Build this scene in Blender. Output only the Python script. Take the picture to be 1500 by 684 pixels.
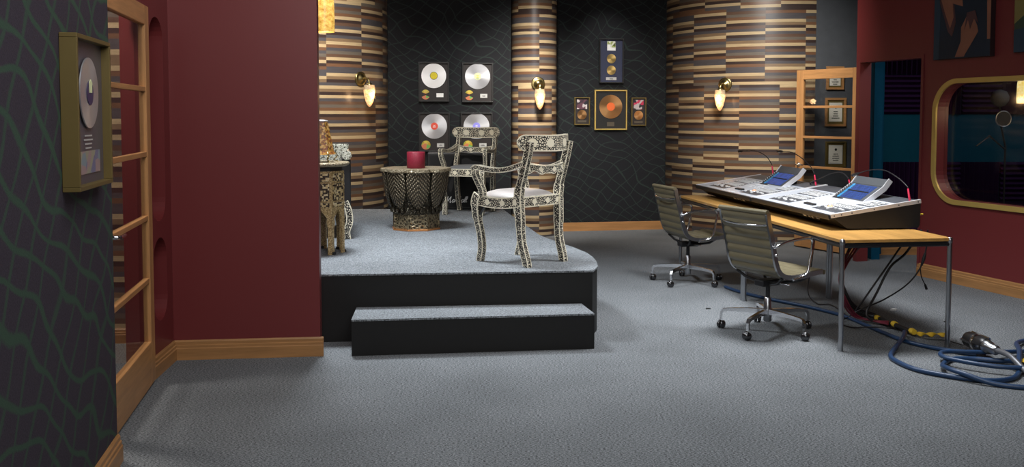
import bpy, bmesh, math, random
from mathutils import Vector, Matrix
random.seed(7)
PI = math.pi
R = math.radians
C = bpy.context.scene.collection
for o in list(bpy.data.objects): bpy.data.objects.remove(o)

# ------------------------------------------------------------------ camera
EYE = 1.57
cam = bpy.data.cameras.new('camera'); co = bpy.data.objects.new('camera', cam); C.objects.link(co)
cam.sensor_width = 36.0; cam.lens = 1380.0/1500.0*36.0
cam.shift_y = -98.6/1500.0
cam.clip_start = 0.05; cam.clip_end = 100
co.location = (0, 0, EYE); co.rotation_euler = (R(90-3.127), 0, 0)
bpy.context.scene.camera = co
vs = bpy.context.scene.view_settings
vs.view_transform = 'Standard'; vs.look = 'None'; vs.gamma = 1; vs.use_curve_mapping = False
vs.exposure = 0.0
# ------------------------------------------------------------------ world and the big lights
w = bpy.data.worlds.new('world'); bpy.context.scene.world = w; w.use_nodes = True
w.node_tree.nodes['Background'].inputs[0].default_value = (0.75, 0.8, 1.0, 1)
w.node_tree.nodes['Background'].inputs[1].default_value = 0.05
def area(name, loc, tgt, size, watts, col=(1, 1, 1), spread=None, sy=None):
    l = bpy.data.lights.new(name, 'AREA'); l.energy = watts; l.color = col; l.size = size
    if sy: l.shape = 'RECTANGLE'; l.size_y = sy
    if spread: l.spread = R(spread)
    o = bpy.data.objects.new(name, l); C.objects.link(o); o.location = loc
    o.rotation_euler = (Vector(tgt)-Vector(loc)).to_track_quat('-Z', 'Y').to_euler(); return o
def spot(name, loc, tgt, watts, ang, col=(1, 1, 1), blend=0.6, rad=0.05):
    l = bpy.data.lights.new(name, 'SPOT'); l.energy = watts; l.color = col
    l.spot_size = R(ang); l.spot_blend = blend; l.shadow_soft_size = rad
    o = bpy.data.objects.new(name, l); C.objects.link(o); o.location = loc
    o.rotation_euler = (Vector(tgt)-Vector(loc)).to_track_quat('-Z', 'Y').to_euler(); return o
area('ceiling_softlight_front', (0.5, 3.0, 3.75), (0.5, 4.0, 0), 3.0, 105, (0.96, 0.98, 1.0))
area('ceiling_softlight_camera', (0.6, -0.8, 3.3), (0.2, 5.0, 0.9), 2.4, 85, (1.0, 0.97, 0.93))
area('ceiling_softlight_redwall', (-0.6, 4.3, 3.8), (-1.7, 6.0, 2.4), 0.5, 20, (1.0, 0.92, 0.86))
area('ceiling_softlight_stage', (-1.5, 7.6, 3.8), (-0.9, 7.4, 0), 0.7, 92, (0.90, 0.95, 1.0), 105)
area('ceiling_softlight_desk', (2.0, 6.9, 3.8), (2.1, 7.1, 0), 0.9, 72, (0.95, 0.97, 1.0), 95)
area('ceiling_softlight_back', (2.4, 9.3, 3.8), (3.0, 11.6, 1.6), 0.8, 38, (1.0, 0.95, 0.88), 70)
area('ceiling_softlight_column', (0.3, 9.9, 3.8), (0.3, 12.0, 1.7), 0.4, 20, (1.0, 0.95, 0.88), 50)
area('ceiling_softlight_left', (-1.5, 9.0, 3.8), (-2.4, 10.9, 1.7), 0.5, 28, (1.0, 0.95, 0.88), 70)
spot('spotlight_right_records', (1.28, 11.5, 3.75), (1.33, 12.8, 2.0), 120, 46, (1.0, 0.97, 0.92), 1.0)
spot('spotlight_left_records', (-0.85, 10.4, 3.75), (-0.67, 11.9, 1.55), 125, 50, (1.0, 0.99, 0.97), 1.0)
spot('spotlight_rear_chair', (-0.9, 6.9, 3.75), (-0.6, 10.1, 1.0), 400, 30, (1.0, 0.97, 0.92), 0.9)
spot('spotlight_near_chair', (1.2, 5.2, 3.7), (0.1, 7.0, 0.9), 95, 40, (1.0, 0.96, 0.9), 0.8)

# ------------------------------------------------------------------ materials
def newmat(name):
    m = bpy.data.materials.new(name); m.use_nodes = True
    nt = m.node_tree; return m, nt, nt.nodes['Principled BSDF']
def nd(nt, t, **kw):
    n = nt.nodes.new(t)
    for k, v in kw.items():
        if k.startswith('i_'): n.inputs[k[2:].replace('_', ' ')].default_value = v
        else: setattr(n, k, v)
    return n
def lk(nt, a, b): nt.links.new(a, b)
def mth(nt, op, a, b=None, c=None):
    n = nt.nodes.new('ShaderNodeMath'); n.operation = op
    for i, v in enumerate((a, b, c)):
        if v is None: continue
        if isinstance(v, (int, float)): n.inputs[i].default_value = v
        else: nt.links.new(v, n.inputs[i])
    return n.outputs[0]
def mixc(nt, f, a, b):
    n = nt.nodes.new('ShaderNodeMix'); n.data_type = 'RGBA'
    for s, v in ((n.inputs[0], f), (n.inputs[6], a), (n.inputs[7], b)):
        if isinstance(v, (int, float)): s.default_value = v
        elif isinstance(v, tuple): s.default_value = (*v[:3], 1)
        else: nt.links.new(v, s)
    return n.outputs[2]
def bump(nt, b, h, s, d=0.01):
    n = nd(nt, 'ShaderNodeBump'); n.inputs['Strength'].default_value = s; n.inputs['Distance'].default_value = d
    lk(nt, h, n.inputs['Height']); lk(nt, n.outputs[0], b.inputs['Normal'])
def obj_xyz(nt, uv=False):
    t = nd(nt, 'ShaderNodeTexCoord'); s = nd(nt, 'ShaderNodeSeparateXYZ')
    lk(nt, t.outputs['UV' if uv else 'Object'], s.inputs[0]); return t.outputs['UV' if uv else 'Object'], s.outputs
def comb(nt, x, y, z=0.0):
    n = nd(nt, 'ShaderNodeCombineXYZ')
    for i, v in enumerate((x, y, z)):
        if isinstance(v, (int, float)): n.inputs[i].default_value = v
        else: lk(nt, v, n.inputs[i])
    return n.outputs[0]
def noise(nt, vec, scale, detail=2, rough=0.5):
    n = nd(nt, 'ShaderNodeTexNoise'); n.inputs['Scale'].default_value = scale
    n.inputs['Detail'].default_value = detail; n.inputs['Roughness'].default_value = rough
    if vec is not None: lk(nt, vec, n.inputs['Vector'])
    return n.outputs['Fac']
def plain(name, col, rough=0.5, metal=0.0, var=0.12, bs=0.0, scale=30, spec=0.5, coat=0.0):
    m, nt, b = newmat(name); v, _ = obj_xyz(nt)
    f = noise(nt, v, scale, 3)
    d = tuple(c*(1-var) for c in col); l = tuple(min(1, c*(1+var)) for c in col)
    lk(nt, mixc(nt, f, d, l), b.inputs['Base Color'])
    b.inputs['Roughness'].default_value = rough; b.inputs['Metallic'].default_value = metal
    b.inputs['Specular IOR Level'].default_value = spec; b.inputs['Coat Weight'].default_value = coat
    if bs: bump(nt, b, f, bs, 0.004)
    return m
def carpet(name, col, lo=0.35, hi=1.9):
    m, nt, b = newmat(name); v, s = obj_xyz(nt)
    st = nd(nt, 'ShaderNodeMapping'); st.inputs['Scale'].default_value = (1, 2.4, 1); lk(nt, v, st.inputs['Vector'])
    a = noise(nt, st.outputs[0], 84, 4, 0.85); c = noise(nt, v, 420, 1); g = noise(nt, v, 1.6, 3)
    f = mth(nt, 'MULTIPLY_ADD', a, 5.5, -2.25); f = mth(nt, 'MULTIPLY_ADD', c, 0.5, f); f = mth(nt, 'SUBTRACT', f, 0.25)
    cl = nd(nt, 'ShaderNodeClamp'); lk(nt, f, cl.inputs[0])
    base = mixc(nt, cl.outputs[0], tuple(x*lo for x in col), tuple(x*hi for x in col))
    g2 = mth(nt, 'MULTIPLY_ADD', g, 0.5, 0.75)
    n = nd(nt, 'ShaderNodeVectorMath', operation='SCALE'); lk(nt, base, n.inputs[0]); lk(nt, g2, n.inputs['Scale'])
    lk(nt, n.outputs[0], b.inputs['Base Color']); b.inputs['Roughness'].default_value = 0.95
    b.inputs['Specular IOR Level'].default_value = 0.15
    bump(nt, b, a, 0.45, 0.005); return m
def wallpaper(name, base, line, sp=0.19, wd=0.075, seed=0.0, a1=-33, a2=38, grain=0.35, amp=0.055):
    m, nt, b = newmat(name); v, s = obj_xyz(nt)
    pos = comb(nt, s[0], s[2], seed)
    n1 = mth(nt, 'SUBTRACT', noise(nt, pos, 1.9, 1), 0.5); n2 = mth(nt, 'SUBTRACT', noise(nt, comb(nt, s[2], s[0], seed+4), 1.6, 1), 0.5)
    fz = noise(nt, pos, 60, 2, 0.7)
    tot = None
    for ang, nn, spc, k in ((a1, n1, sp, 1.0), (a2, n2, sp*1.05, 0.8)):
        t = mth(nt, 'ADD', mth(nt, 'MULTIPLY', s[0], -math.sin(R(ang))), mth(nt, 'MULTIPLY', s[2], math.cos(R(ang))))
        t = mth(nt, 'MULTIPLY_ADD', nn, amp*5, t)
        t = mth(nt, 'DIVIDE', t, spc)
        d = mth(nt, 'ABSOLUTE', mth(nt, 'SUBTRACT', mth(nt, 'FRACT', t), 0.5))
        d = mth(nt, 'MULTIPLY_ADD', mth(nt, 'SUBTRACT', fz, 0.5), 0.08, d)
        r = nd(nt, 'ShaderNodeMapRange'); r.interpolation_type = 'SMOOTHSTEP'; lk(nt, d, r.inputs[0])
        r.inputs[1].default_value = wd*0.35*k; r.inputs[2].default_value = wd*k; r.inputs[3].default_value = k; r.inputs[4].default_value = 0
        tot = r.outputs[0] if tot is None else mth(nt, 'MAXIMUM', tot, r.outputs[0])
    g = noise(nt, pos, 130, 2, 0.8)
    bc = mixc(nt, g, tuple(x*(1-grain) for x in base), tuple(x*(1+grain) for x in base))
    lk(nt, mixc(nt, tot, bc, line), b.inputs['Base Color']); b.inputs['Roughness'].default_value = 0.75
    b.inputs['Specular IOR Level'].default_value = 0.25
    bump(nt, b, g, 0.25, 0.004); return m
CRM, TAN, BRN, DRK, SLT, GRY, RUS = (0.42,0.315,0.180), (0.185,0.122,0.070), (0.102,0.058,0.038), (0.042,0.027,0.024), (0.070,0.064,0.068), (0.120,0.100,0.080), (0.145,0.074,0.040)
STRIP = [CRM, SLT, BRN, DRK, CRM, RUS, GRY, BRN, SLT, CRM, DRK, TAN, CRM, SLT, SLT, RUS, DRK, CRM, BRN, GRY, SLT, RUS, CRM, TAN, SLT, DRK]
def stripes(name, rad, phase=(0.0, 0.5), flat=False, gain=1.0):
    m, nt, b = newmat(name); v, s = obj_xyz(nt)
    arc = s[0] if flat else mth(nt, 'MULTIPLY', mth(nt, 'ARCTAN2', s[0], mth(nt, 'MULTIPLY', s[1], -1)), rad)
    z = mth(nt, 'ADD', s[2], 0.88)
    H_, W_, N_ = 0.94, 0.485, 26
    row = mth(nt, 'FLOOR', mth(nt, 'DIVIDE', z, H_))
    odd = mth(nt, 'MODULO', row, 2.0)                 # row at eye level is even once shifted
    ph = mth(nt, 'MULTIPLY_ADD', odd, phase[0]-phase[1], phase[1])
    col = mth(nt, 'FLOOR', mth(nt, 'SUBTRACT', mth(nt, 'DIVIDE', arc, W_), ph))
    wn = nd(nt, 'ShaderNodeTexWhiteNoise', noise_dimensions='2D'); lk(nt, comb(nt, col, row), wn.inputs['Vector'])
    off = mth(nt, 'FLOOR', mth(nt, 'MULTIPLY', wn.outputs['Value'], float(N_)))
    k = mth(nt, 'FLOOR', mth(nt, 'DIVIDE', z, H_/N_))
    idx = mth(nt, 'DIVIDE', mth(nt, 'ADD', mth(nt, 'MODULO', mth(nt, 'ADD', k, off), float(N_)), 0.5), float(N_))
    cr = nd(nt, 'ShaderNodeValToRGB'); cr.color_ramp.interpolation = 'CONSTANT'
    e = cr.color_ramp.elements
    while len(e) < N_: e.new(0.5)
    for i in range(N_):
        e[i].position = i/N_; e[i].color = (*[c*gain for c in STRIP[i]], 1)
    lk(nt, idx, cr.inputs[0])
    g = noise(nt, comb(nt, mth(nt, 'MULTIPLY', arc, 3.0), mth(nt, 'MULTIPLY', z, 60.0), col), 2.2, 4, 0.6)
    sc = nd(nt, 'ShaderNodeVectorMath', operation='SCALE'); lk(nt, cr.outputs[0], sc.inputs[0])
    lk(nt, mth(nt, 'MULTIPLY_ADD', g, 0.8, 0.6), sc.inputs['Scale'])
    lk(nt, sc.outputs[0], b.inputs['Base Color']); b.inputs['Roughness'].default_value = 0.30
    b.inputs['Specular IOR Level'].default_value = 0.5
    return m
def wood(name, col, rough=0.38, axis=2, sc=1.0):
    m, nt, b = newmat(name); v, s = obj_xyz(nt)
    mp = nd(nt, 'ShaderNodeMapping'); q = [14*sc]*3; q[axis] = 1.1*sc; mp.inputs['Scale'].default_value = q
    lk(nt, v, mp.inputs['Vector'])
    g = noise(nt, mp.outputs[0], 2.0, 5, 0.65); h = noise(nt, v, 2.5, 2)
    f = mth(nt, 'MULTIPLY_ADD', g, 1.5, -0.3); f = mth(nt, 'MULTIPLY_ADD', h, 0.3, f); f = mth(nt, 'SUBTRACT', f, 0.15)
    lk(nt, mixc(nt, f, tuple(c*0.62 for c in col), tuple(min(1, c*1.3) for c in col)), b.inputs['Base Color'])
    b.inputs['Roughness'].default_value = rough; return m
def inlay(name, white=(0.80, 0.74, 0.58), black=(0.012, 0.011, 0.011), sx=0.045, scale=75, border=0.1, cover=0.30, medal=9, rough=0.3, mk=1.0):
    m, nt, b = newmat(name); v, s = obj_xyz(nt, True)
    pos = comb(nt, mth(nt, 'MULTIPLY', s[0], sx), s[1])
    vo = nd(nt, 'ShaderNodeTexVoronoi', voronoi_dimensions='2D', feature='DISTANCE_TO_EDGE'); vo.inputs['Scale'].default_value = scale
    wv = nd(nt, 'ShaderNodeVectorMath', operation='ADD'); lk(nt, pos, wv.inputs[0])
    nz = nd(nt, 'ShaderNodeTexNoise'); nz.inputs['Scale'].default_value = 45; lk(nt, pos, nz.inputs['Vector'])
    sc = nd(nt, 'ShaderNodeVectorMath', operation='SCALE'); lk(nt, nz.outputs['Color'], sc.inputs[0]); sc.inputs['Scale'].default_value = 0.02
    lk(nt, sc.outputs[0], wv.inputs[1]); lk(nt, wv.outputs[0], vo.inputs['Vector'])
    leaf = mth(nt, 'GREATER_THAN', vo.outputs['Distance'], cover)
    vm = nd(nt, 'ShaderNodeTexVoronoi', voronoi_dimensions='1D'); vm.inputs['Scale'].default_value = medal; vm.inputs['Randomness'].default_value = 0.25
    lk(nt, s[1], vm.inputs['W'])
    du = mth(nt, 'MULTIPLY', mth(nt, 'SUBTRACT', s[0], 0.5), sx*medal)
    dist = mth(nt, 'SQRT', mth(nt, 'ADD', mth(nt, 'POWER', du, 2.0), mth(nt, 'POWER', vm.outputs['Distance'], 2.0)))
    md = mth(nt, 'LESS_THAN', dist, sx*medal*0.27*mk)
    bo = mth(nt, 'GREATER_THAN', mth(nt, 'ABSOLUTE', mth(nt, 'SUBTRACT', s[0], 0.5)), 0.5-border)
    f = mth(nt, 'MAXIMUM', mth(nt, 'MAXIMUM', leaf, md), bo)
    lk(nt, mixc(nt, f, black, white), b.inputs['Base Color']); b.inputs['Roughness'].default_value = rough
    return m
def carved(name, lo, hi, scale=55, rough=0.35, metal=0.55):
    m, nt, b = newmat(name); v, s = obj_xyz(nt)
    vo = nd(nt, 'ShaderNodeTexVoronoi', feature='DISTANCE_TO_EDGE'); vo.inputs['Scale'].default_value = scale; lk(nt, v, vo.inputs['Vector'])
    r = nd(nt, 'ShaderNodeMapRange'); lk(nt, vo.outputs['Distance'], r.inputs[0]); r.inputs[1].default_value = 0.02; r.inputs[2].default_value = 0.28
    n = noise(nt, v, 20, 3)
    f = mth(nt, 'MULTIPLY', mth(nt, 'SUBTRACT', 1.0, r.outputs[0]), mth(nt, 'MULTIPLY_ADD', n, 1.4, 0.1))
    lk(nt, mixc(nt, f, lo, hi), b.inputs['Base Color']); b.inputs['Roughness'].default_value = rough; b.inputs['Metallic'].default_value = metal
    bump(nt, b, mth(nt, 'SUBTRACT', 1.0, r.outputs[0]), 0.7, 0.008); return m
def chevron(name, lo, hi):
    m, nt, b = newmat(name); v, s = obj_xyz(nt)
    n = noise(nt, v, 70, 2)
    t = mth(nt, 'ADD', mth(nt, 'MULTIPLY_ADD', mth(nt, 'ABSOLUTE', s[1]), 1.1, s[2]), mth(nt, 'MULTIPLY', n, 0.02))
    w_ = mth(nt, 'SINE', mth(nt, 'MULTIPLY', t, 2*PI/0.040)); h = mth(nt, 'MULTIPLY_ADD', w_, 0.5, 0.5)
    q = mth(nt, 'SINE', mth(nt, 'MULTIPLY', mth(nt, 'SUBTRACT', s[2], mth(nt, 'MULTIPLY', mth(nt, 'ABSOLUTE', s[1]), 2.2)), 2*PI/0.045)); h = mth(nt, 'MULTIPLY', h, mth(nt, 'MULTIPLY_ADD', q, 0.35, 0.65))
    lk(nt, mixc(nt, mth(nt, 'POWER', h, 1.6), lo, hi), b.inputs['Base Color']); b.inputs['Roughness'].default_value = 0.33; b.inputs['Metallic'].default_value = 0.5
    bump(nt, b, h, 0.9, 0.01); return m
def glass(name, tint=(1, 1, 1), refl=1.0, rough=0.02):
    m = bpy.data.materials.new(name); m.use_nodes = True; nt = m.node_tree; nt.nodes.clear()
    o = nd(nt, 'ShaderNodeOutputMaterial'); t = nd(nt, 'ShaderNodeBsdfTransparent'); g = nd(nt, 'ShaderNodeBsdfGlossy')
    t.inputs[0].default_value = (*tint, 1); g.inputs['Roughness'].default_value = rough
    lw_ = nd(nt, 'ShaderNodeLayerWeight'); f = mth(nt, 'MULTIPLY_ADD', mth(nt, 'POWER', lw_.outputs['Facing'], 4.0), 0.9, 0.04)
    mx = nd(nt, 'ShaderNodeMixShader'); lk(nt, mth(nt, 'MULTIPLY', f, refl*0.5), mx.inputs[0])
    lk(nt, t.outputs[0], mx.inputs[1]); lk(nt, g.outputs[0], mx.inputs[2]); lk(nt, mx.outputs[0], o.inputs[0]); return m
def emit_shade(name, c1, c2, st, scale=25):
    m, nt, b = newmat(name); v, s = obj_xyz(nt)
    n = noise(nt, v, scale, 4, 0.7); f = mth(nt, 'MULTIPLY_ADD', n, 3.0, -1.0)
    cl = nd(nt, 'ShaderNodeClamp'); lk(nt, f, cl.inputs[0])
    c = mixc(nt, cl.outputs[0], c1, c2)
    lk(nt, c, b.inputs['Base Color']); lk(nt, c, b.inputs['Emission Color']); b.inputs['Emission Strength'].default_value = st
    b.inputs['Roughness'].default_value = 0.25; return m
def mosaic(name, cols, scale, rough=0.4, rnd=1.0):
    m, nt, b = newmat(name); v, s = obj_xyz(nt)
    vo = nd(nt, 'ShaderNodeTexVoronoi'); vo.inputs['Scale'].default_value = scale; vo.inputs['Randomness'].default_value = rnd; lk(nt, v, vo.inputs['Vector'])
    sp = nd(nt, 'ShaderNodeSeparateColor'); lk(nt, vo.outputs['Color'], sp.inputs[0])
    cr = nd(nt, 'ShaderNodeValToRGB'); cr.color_ramp.interpolation = 'CONSTANT'; e = cr.color_ramp.elements
    while len(e) < len(cols): e.new(0.5)
    for i, c in enumerate(cols): e[i].position = i/len(cols); e[i].color = (*c, 1)
    lk(nt, sp.outputs[0], cr.inputs[0]); lk(nt, cr.outputs[0], b.inputs['Base Color']); b.inputs['Roughness'].default_value = rough; return m
def disc_mat(name, col, rough=0.3, metal=0.9):
    m, nt, b = newmat(name); v, s = obj_xyz(nt)
    # concentric grooves around the disc's own axis (local y)
    r = mth(nt, 'SQRT', mth(nt, 'ADD', mth(nt, 'POWER', s[0], 2.0), mth(nt, 'POWER', s[2], 2.0)))
    g = mth(nt, 'SINE', mth(nt, 'MULTIPLY', r, 900.0))
    b.inputs['Base Color'].default_value = (*col, 1); b.inputs['Roughness'].default_value = rough; b.inputs['Metallic'].default_value = metal
    b.inputs['Anisotropic'].default_value = 0.7
    tg = nd(nt, 'ShaderNodeTangent', direction_type='RADIAL', axis='Y'); lk(nt, tg.outputs[0], b.inputs['Tangent'])
    bump(nt, b, g, 0.08, 0.0005); return m

M = {}
M['carpet'] = carpet('grey_blue_carpet', (0.122, 0.130, 0.137), 0.16, 2.4)
M['stage_carpet'] = carpet('stage_carpet', (0.155, 0.168, 0.180), 0.3, 1.95)
M['red'] = plain('dark_red_paint', (0.158, 0.024, 0.025), 0.42, var=0.04, scale=1.2, spec=0.5)
M['ceil'] = plain('dark_ceiling', (0.05, 0.05, 0.055), 0.9)
M['black'] = plain('black_paint', (0.011, 0.011, 0.011), 0.6, spec=0.3)
M['paper_near'] = wallpaper('near_wallpaper', (0.044, 0.035, 0.048), (0.042, 0.078, 0.052), 0.155, 0.13, 1.0, grain=0.55, a1=-28, a2=50, amp=0.085)
M['paper_back'] = wallpaper('back_wallpaper', (0.0095, 0.010, 0.0125), (0.020, 0.031, 0.028), 0.125, 0.075, 5.0, amp=0.075)
M['paper_right'] = plain('textured_dark_wall', (0.062, 0.068, 0.078), 0.6, bs=1.0, scale=9, var=0.2)
M['pine'] = wood('pine_trim', (0.40, 0.20, 0.075), axis=0)
M['doorwood'] = wood('door_wood', (0.50, 0.25, 0.095), axis=2)
M['doorwood_h'] = wood('door_wood_across', (0.50, 0.25, 0.095), axis=0)
M['desk'] = wood('desk_top_wood', (0.56, 0.30, 0.085), 0.3, axis=1, sc=0.7)
M['chrome'] = plain('chrome', (0.75, 0.75, 0.77), 0.12, 1.0, var=0.03)
M['steel'] = plain('grey_steel', (0.42, 0.43, 0.45), 0.28, 1.0, var=0.05)
M['silver'] = plain('silver_trim', (0.80, 0.79, 0.80), 0.35, 0.3, var=0.05)
M['brass'] = plain('brass', (0.42, 0.33, 0.14), 0.3, 1.0)
M['goldframe'] = plain('gold_frame', (0.60, 0.42, 0.12), 0.4, 0.35, scale=8)
M['oldgold'] = plain('dull_gold_frame', (0.16, 0.115, 0.035), 0.42, 0.35, scale=6)
M['copper'] = plain('copper', (0.62, 0.27, 0.10), 0.35, 0.7)
M['blackmetal'] = plain('black_metal', (0.018, 0.018, 0.02), 0.35, 0.2)
M['rubber'] = plain('black_rubber', (0.012, 0.012, 0.013), 0.45)
M['inlay'] = inlay('bone_inlay', medal=9, cover=0.24, scale=72, mk=0.0, border=0.12)
M['inlay_wide'] = inlay('bone_inlay_wide', sx=0.13, scale=55, border=0.07, cover=0.19, medal=6.5)
M['inlay_rail'] = inlay('bone_inlay_rail', sx=0.085, scale=60, border=0.09, cover=0.22, medal=8)
M['cushion'] = plain('silver_cushion', (0.42, 0.38, 0.36), 0.32, var=0.08, scale=80)
M['cushion_grey'] = plain('grey_cushion', (0.16, 0.165, 0.17), 0.5, var=0.08, scale=80)
M['olive'] = plain('olive_leather', (0.142, 0.122, 0.074), 0.34, var=0.08, scale=12)
M['carved'] = carved('carved_metal', (0.028, 0.020, 0.012), (0.42, 0.35, 0.23), 42)
M['chevron'] = chevron('shield_carving', (0.050, 0.038, 0.024), (0.40, 0.335, 0.225))
M['carved_dark'] = carved('carved_dark', (0.012, 0.010, 0.008), (0.10, 0.085, 0.055), 60)
M['carved_drum'] = carved('carved_drum', (0.04, 0.03, 0.018), (0.34, 0.28, 0.17), 36)
M['toprim'] = carved('table_rim', (0.20, 0.15, 0.08), (0.5, 0.43, 0.3), 70, metal=0.3)
M['mosaic'] = mosaic('bone_mosaic', [(0.02,0.010,0.005),(0.55,0.43,0.22),(0.03,0.015,0.008),(0.62,0.52,0.32),(0.025,0.012,0.006),(0.50,0.38,0.18)], 70, rnd=0.15)
M['mosaic_edge'] = mosaic('leg_mosaic', [(0.20,0.13,0.05),(0.48,0.36,0.18),(0.34,0.24,0.10)], 140)
M['mop'] = mosaic('mother_of_pearl', [(0.05,0.05,0.042),(0.45,0.44,0.36),(0.6,0.6,0.52),(0.30,0.31,0.25),(0.48,0.48,0.40),(0.2,0.2,0.15)], 110, 0.25)
M['amber'] = mosaic('amber_mosaic_shade', [(0.30,0.13,0.02),(0.42,0.22,0.04),(0.12,0.05,0.015),(0.5,0.30,0.10),(0.22,0.07,0.03)], 70, 0.35)
M['candle'] = plain('red_candle', (0.22, 0.012, 0.03), 0.55, var=0.3, scale=90, bs=0.4)
M['shade'] = emit_shade('glowing_amber_glass', (0.85, 0.36, 0.10), (1.0, 0.72, 0.40), 0.85, 30)
M['shade_up'] = emit_shade('dim_glass_collar', (0.34, 0.22, 0.12), (0.5, 0.40, 0.26), 0.25)
M['pendant'] = emit_shade('pendant_amber_glass', (0.45, 0.22, 0.03), (0.95, 0.62, 0.16), 0.75, 30)
M['glass'] = glass('clear_glass', (0.84, 0.84, 0.84), 0.6)
M['glass_dark'] = glass('control_room_glass', (0.80, 0.82, 0.84), 1.6, 0.05)
M['teal'] = plain('teal_fabric', (0.003, 0.050, 0.078), 0.9, var=0.1, spec=0.1)
M['teal_bright'] = plain('teal_post_fabric', (0.003, 0.052, 0.10), 0.9, var=0.1, spec=0.1)
M['foam'] = plain('purple_foam', (0.024, 0.007, 0.036), 0.95, var=0.15, spec=0.1)
M['mat_brown'] = plain('brown_black_mat', (0.020, 0.015, 0.014), 0.5)
M['mat_navy'] = plain('navy_mat', (0.030, 0.036, 0.075), 0.5)
M['mat_black'] = plain('black_mat', (0.012, 0.012, 0.012), 0.5)
M['mat_violet'] = plain('grey_violet_mat', (0.085, 0.072, 0.088), 0.35)
M['lp_glare'] = disc_mat('silver_record_glare', (0.95, 0.95, 0.95), 0.5, 0.2)  # reflected glare on a silver disc, put into a whiter base colour
M['lp_silver'] = disc_mat('silver_record', (0.72, 0.72, 0.74), 0.32, 0.8)
M['lp_bronze'] = disc_mat('bronze_record', (0.55, 0.30, 0.13), 0.35)
M['lp_gold'] = disc_mat('gold_record', (0.85, 0.60, 0.22), 0.35)
M['lbl_yellow'] = plain('yellow_label', (0.80, 0.66, 0.03), 0.5)
M['lbl_pale'] = plain('pale_yellow_label', (0.72, 0.74, 0.42), 0.5)
M['lbl_red'] = plain('red_label', (0.80, 0.10, 0.06), 0.5)
M['lbl_blue'] = plain('blue_label', (0.28, 0.27, 0.75), 0.5)
M['lbl_orange'] = plain('orange_label', (0.75, 0.14, 0.03), 0.5)
M['lbl_dark'] = plain('dark_purple_label', (0.05, 0.03, 0.09), 0.5)
M['plaque'] = plain('silver_plaque', (0.62, 0.62, 0.60), 0.35, 0.3)
M['plaque_white'] = plain('white_plaque', (0.9, 0.9, 0.88), 0.4)
M['plaque_dull'] = plain('dull_plaque', (0.12, 0.10, 0.075), 0.4, 0.4)
M['ink'] = plain('dark_ink', (0.03, 0.03, 0.03), 0.6)
M['paper'] = plain('cream_paper', (0.62, 0.60, 0.52), 0.7, var=0.05)
M['picture_a'] = mosaic('picture_patches_a', [(0.02,0.02,0.03),(0.05,0.03,0.04),(0.55,0.5,0.5),(0.12,0.05,0.07),(0.03,0.02,0.03)], 22)
M['picture_b'] = mosaic('picture_patches_b', [(0.55,0.02,0.08),(0.6,0.05,0.12),(0.02,0.02,0.03),(0.5,0.45,0.45),(0.45,0.02,0.06)], 22)
M['picture_c'] = mosaic('picture_patches_c', [(0.10,0.12,0.02),(0.35,0.42,0.14),(0.7,0.7,0.6),(0.03,0.03,0.02)], 25)
M['cd'] = mosaic('disc_sheen', [(0.45,0.30,0.03),(0.62,0.50,0.08),(0.15,0.42,0.10),(0.55,0.40,0.08),(0.60,0.20,0.10),(0.5,0.38,0.06)], 20, 0.3)
M['photo_strip'] = mosaic('pastel_patches', [(0.16,0.15,0.25),(0.33,0.22,0.22),(0.20,0.25,0.28),(0.3,0.28,0.2),(0.13,0.12,0.16)], 18)
M['con_panel'] = plain('console_panel', (0.52, 0.55, 0.60), 0.4, 0.1, scale=15)
M['con_grey'] = plain('console_dark_panel', (0.065, 0.07, 0.08), 0.45)
M['con_black'] = plain('console_black', (0.020, 0.020, 0.021), 0.42, spec=0.35)
M['con_white'] = plain('console_keys', (0.80, 0.80, 0.79), 0.45)
M['screen'] = None
def screen_mat():
    m, nt, b = newmat('blue_touch_screen'); v, s = obj_xyz(nt)
    br = nd(nt, 'ShaderNodeTexBrick'); br.inputs['Scale'].default_value = 14; lk(nt, comb(nt, s[0], s[1]), br.inputs['Vector'])
    br.inputs['Color1'].default_value = (0.02, 0.05, 0.24, 1); br.inputs['Color2'].default_value = (0.035, 0.09, 0.42, 1); br.inputs['Mortar'].default_value = (0.01, 0.02, 0.08, 1)
    b.inputs['Base Color'].default_value = (0.02, 0.03, 0.06, 1); lk(nt, br.outputs[0], b.inputs['Emission Color']); b.inputs['Emission Strength'].default_value = 0.8
    b.inputs['Roughness'].default_value = 0.15; return m
M['screen'] = screen_mat()
M['knob_blue'] = plain('blue_knob', (0.04, 0.24, 0.50), 0.35)
M['knob_orange'] = plain('peach_trackball', (0.80, 0.42, 0.25), 0.3)
M['redplug'] = plain('red_plug', (0.72, 0.03, 0.09), 0.4)
M['cable_black'] = plain('black_cable', (0.013, 0.012, 0.014), 0.4)
M['cable_red'] = plain('red_cable', (0.16, 0.016, 0.035), 0.4)
M['cable_blue'] = plain('blue_cable', (0.014, 0.042, 0.105), 0.38)
M['cable_grey'] = plain('grey_braid', (0.17, 0.175, 0.19), 0.4, 0.5, scale=200, var=0.4)
M['tape'] = plain('yellow_tape', (0.75, 0.50, 0.04), 0.5)
M['white'] = plain('white_scraps', (0.7, 0.7, 0.68), 0.6)
M['logo'] = plain('white_logo', (0.95, 0.95, 0.95), 0.4, var=0.0)
M['cloth'] = plain('speaker_cloth', (0.008, 0.008, 0.009), 0.8, scale=300)

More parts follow.
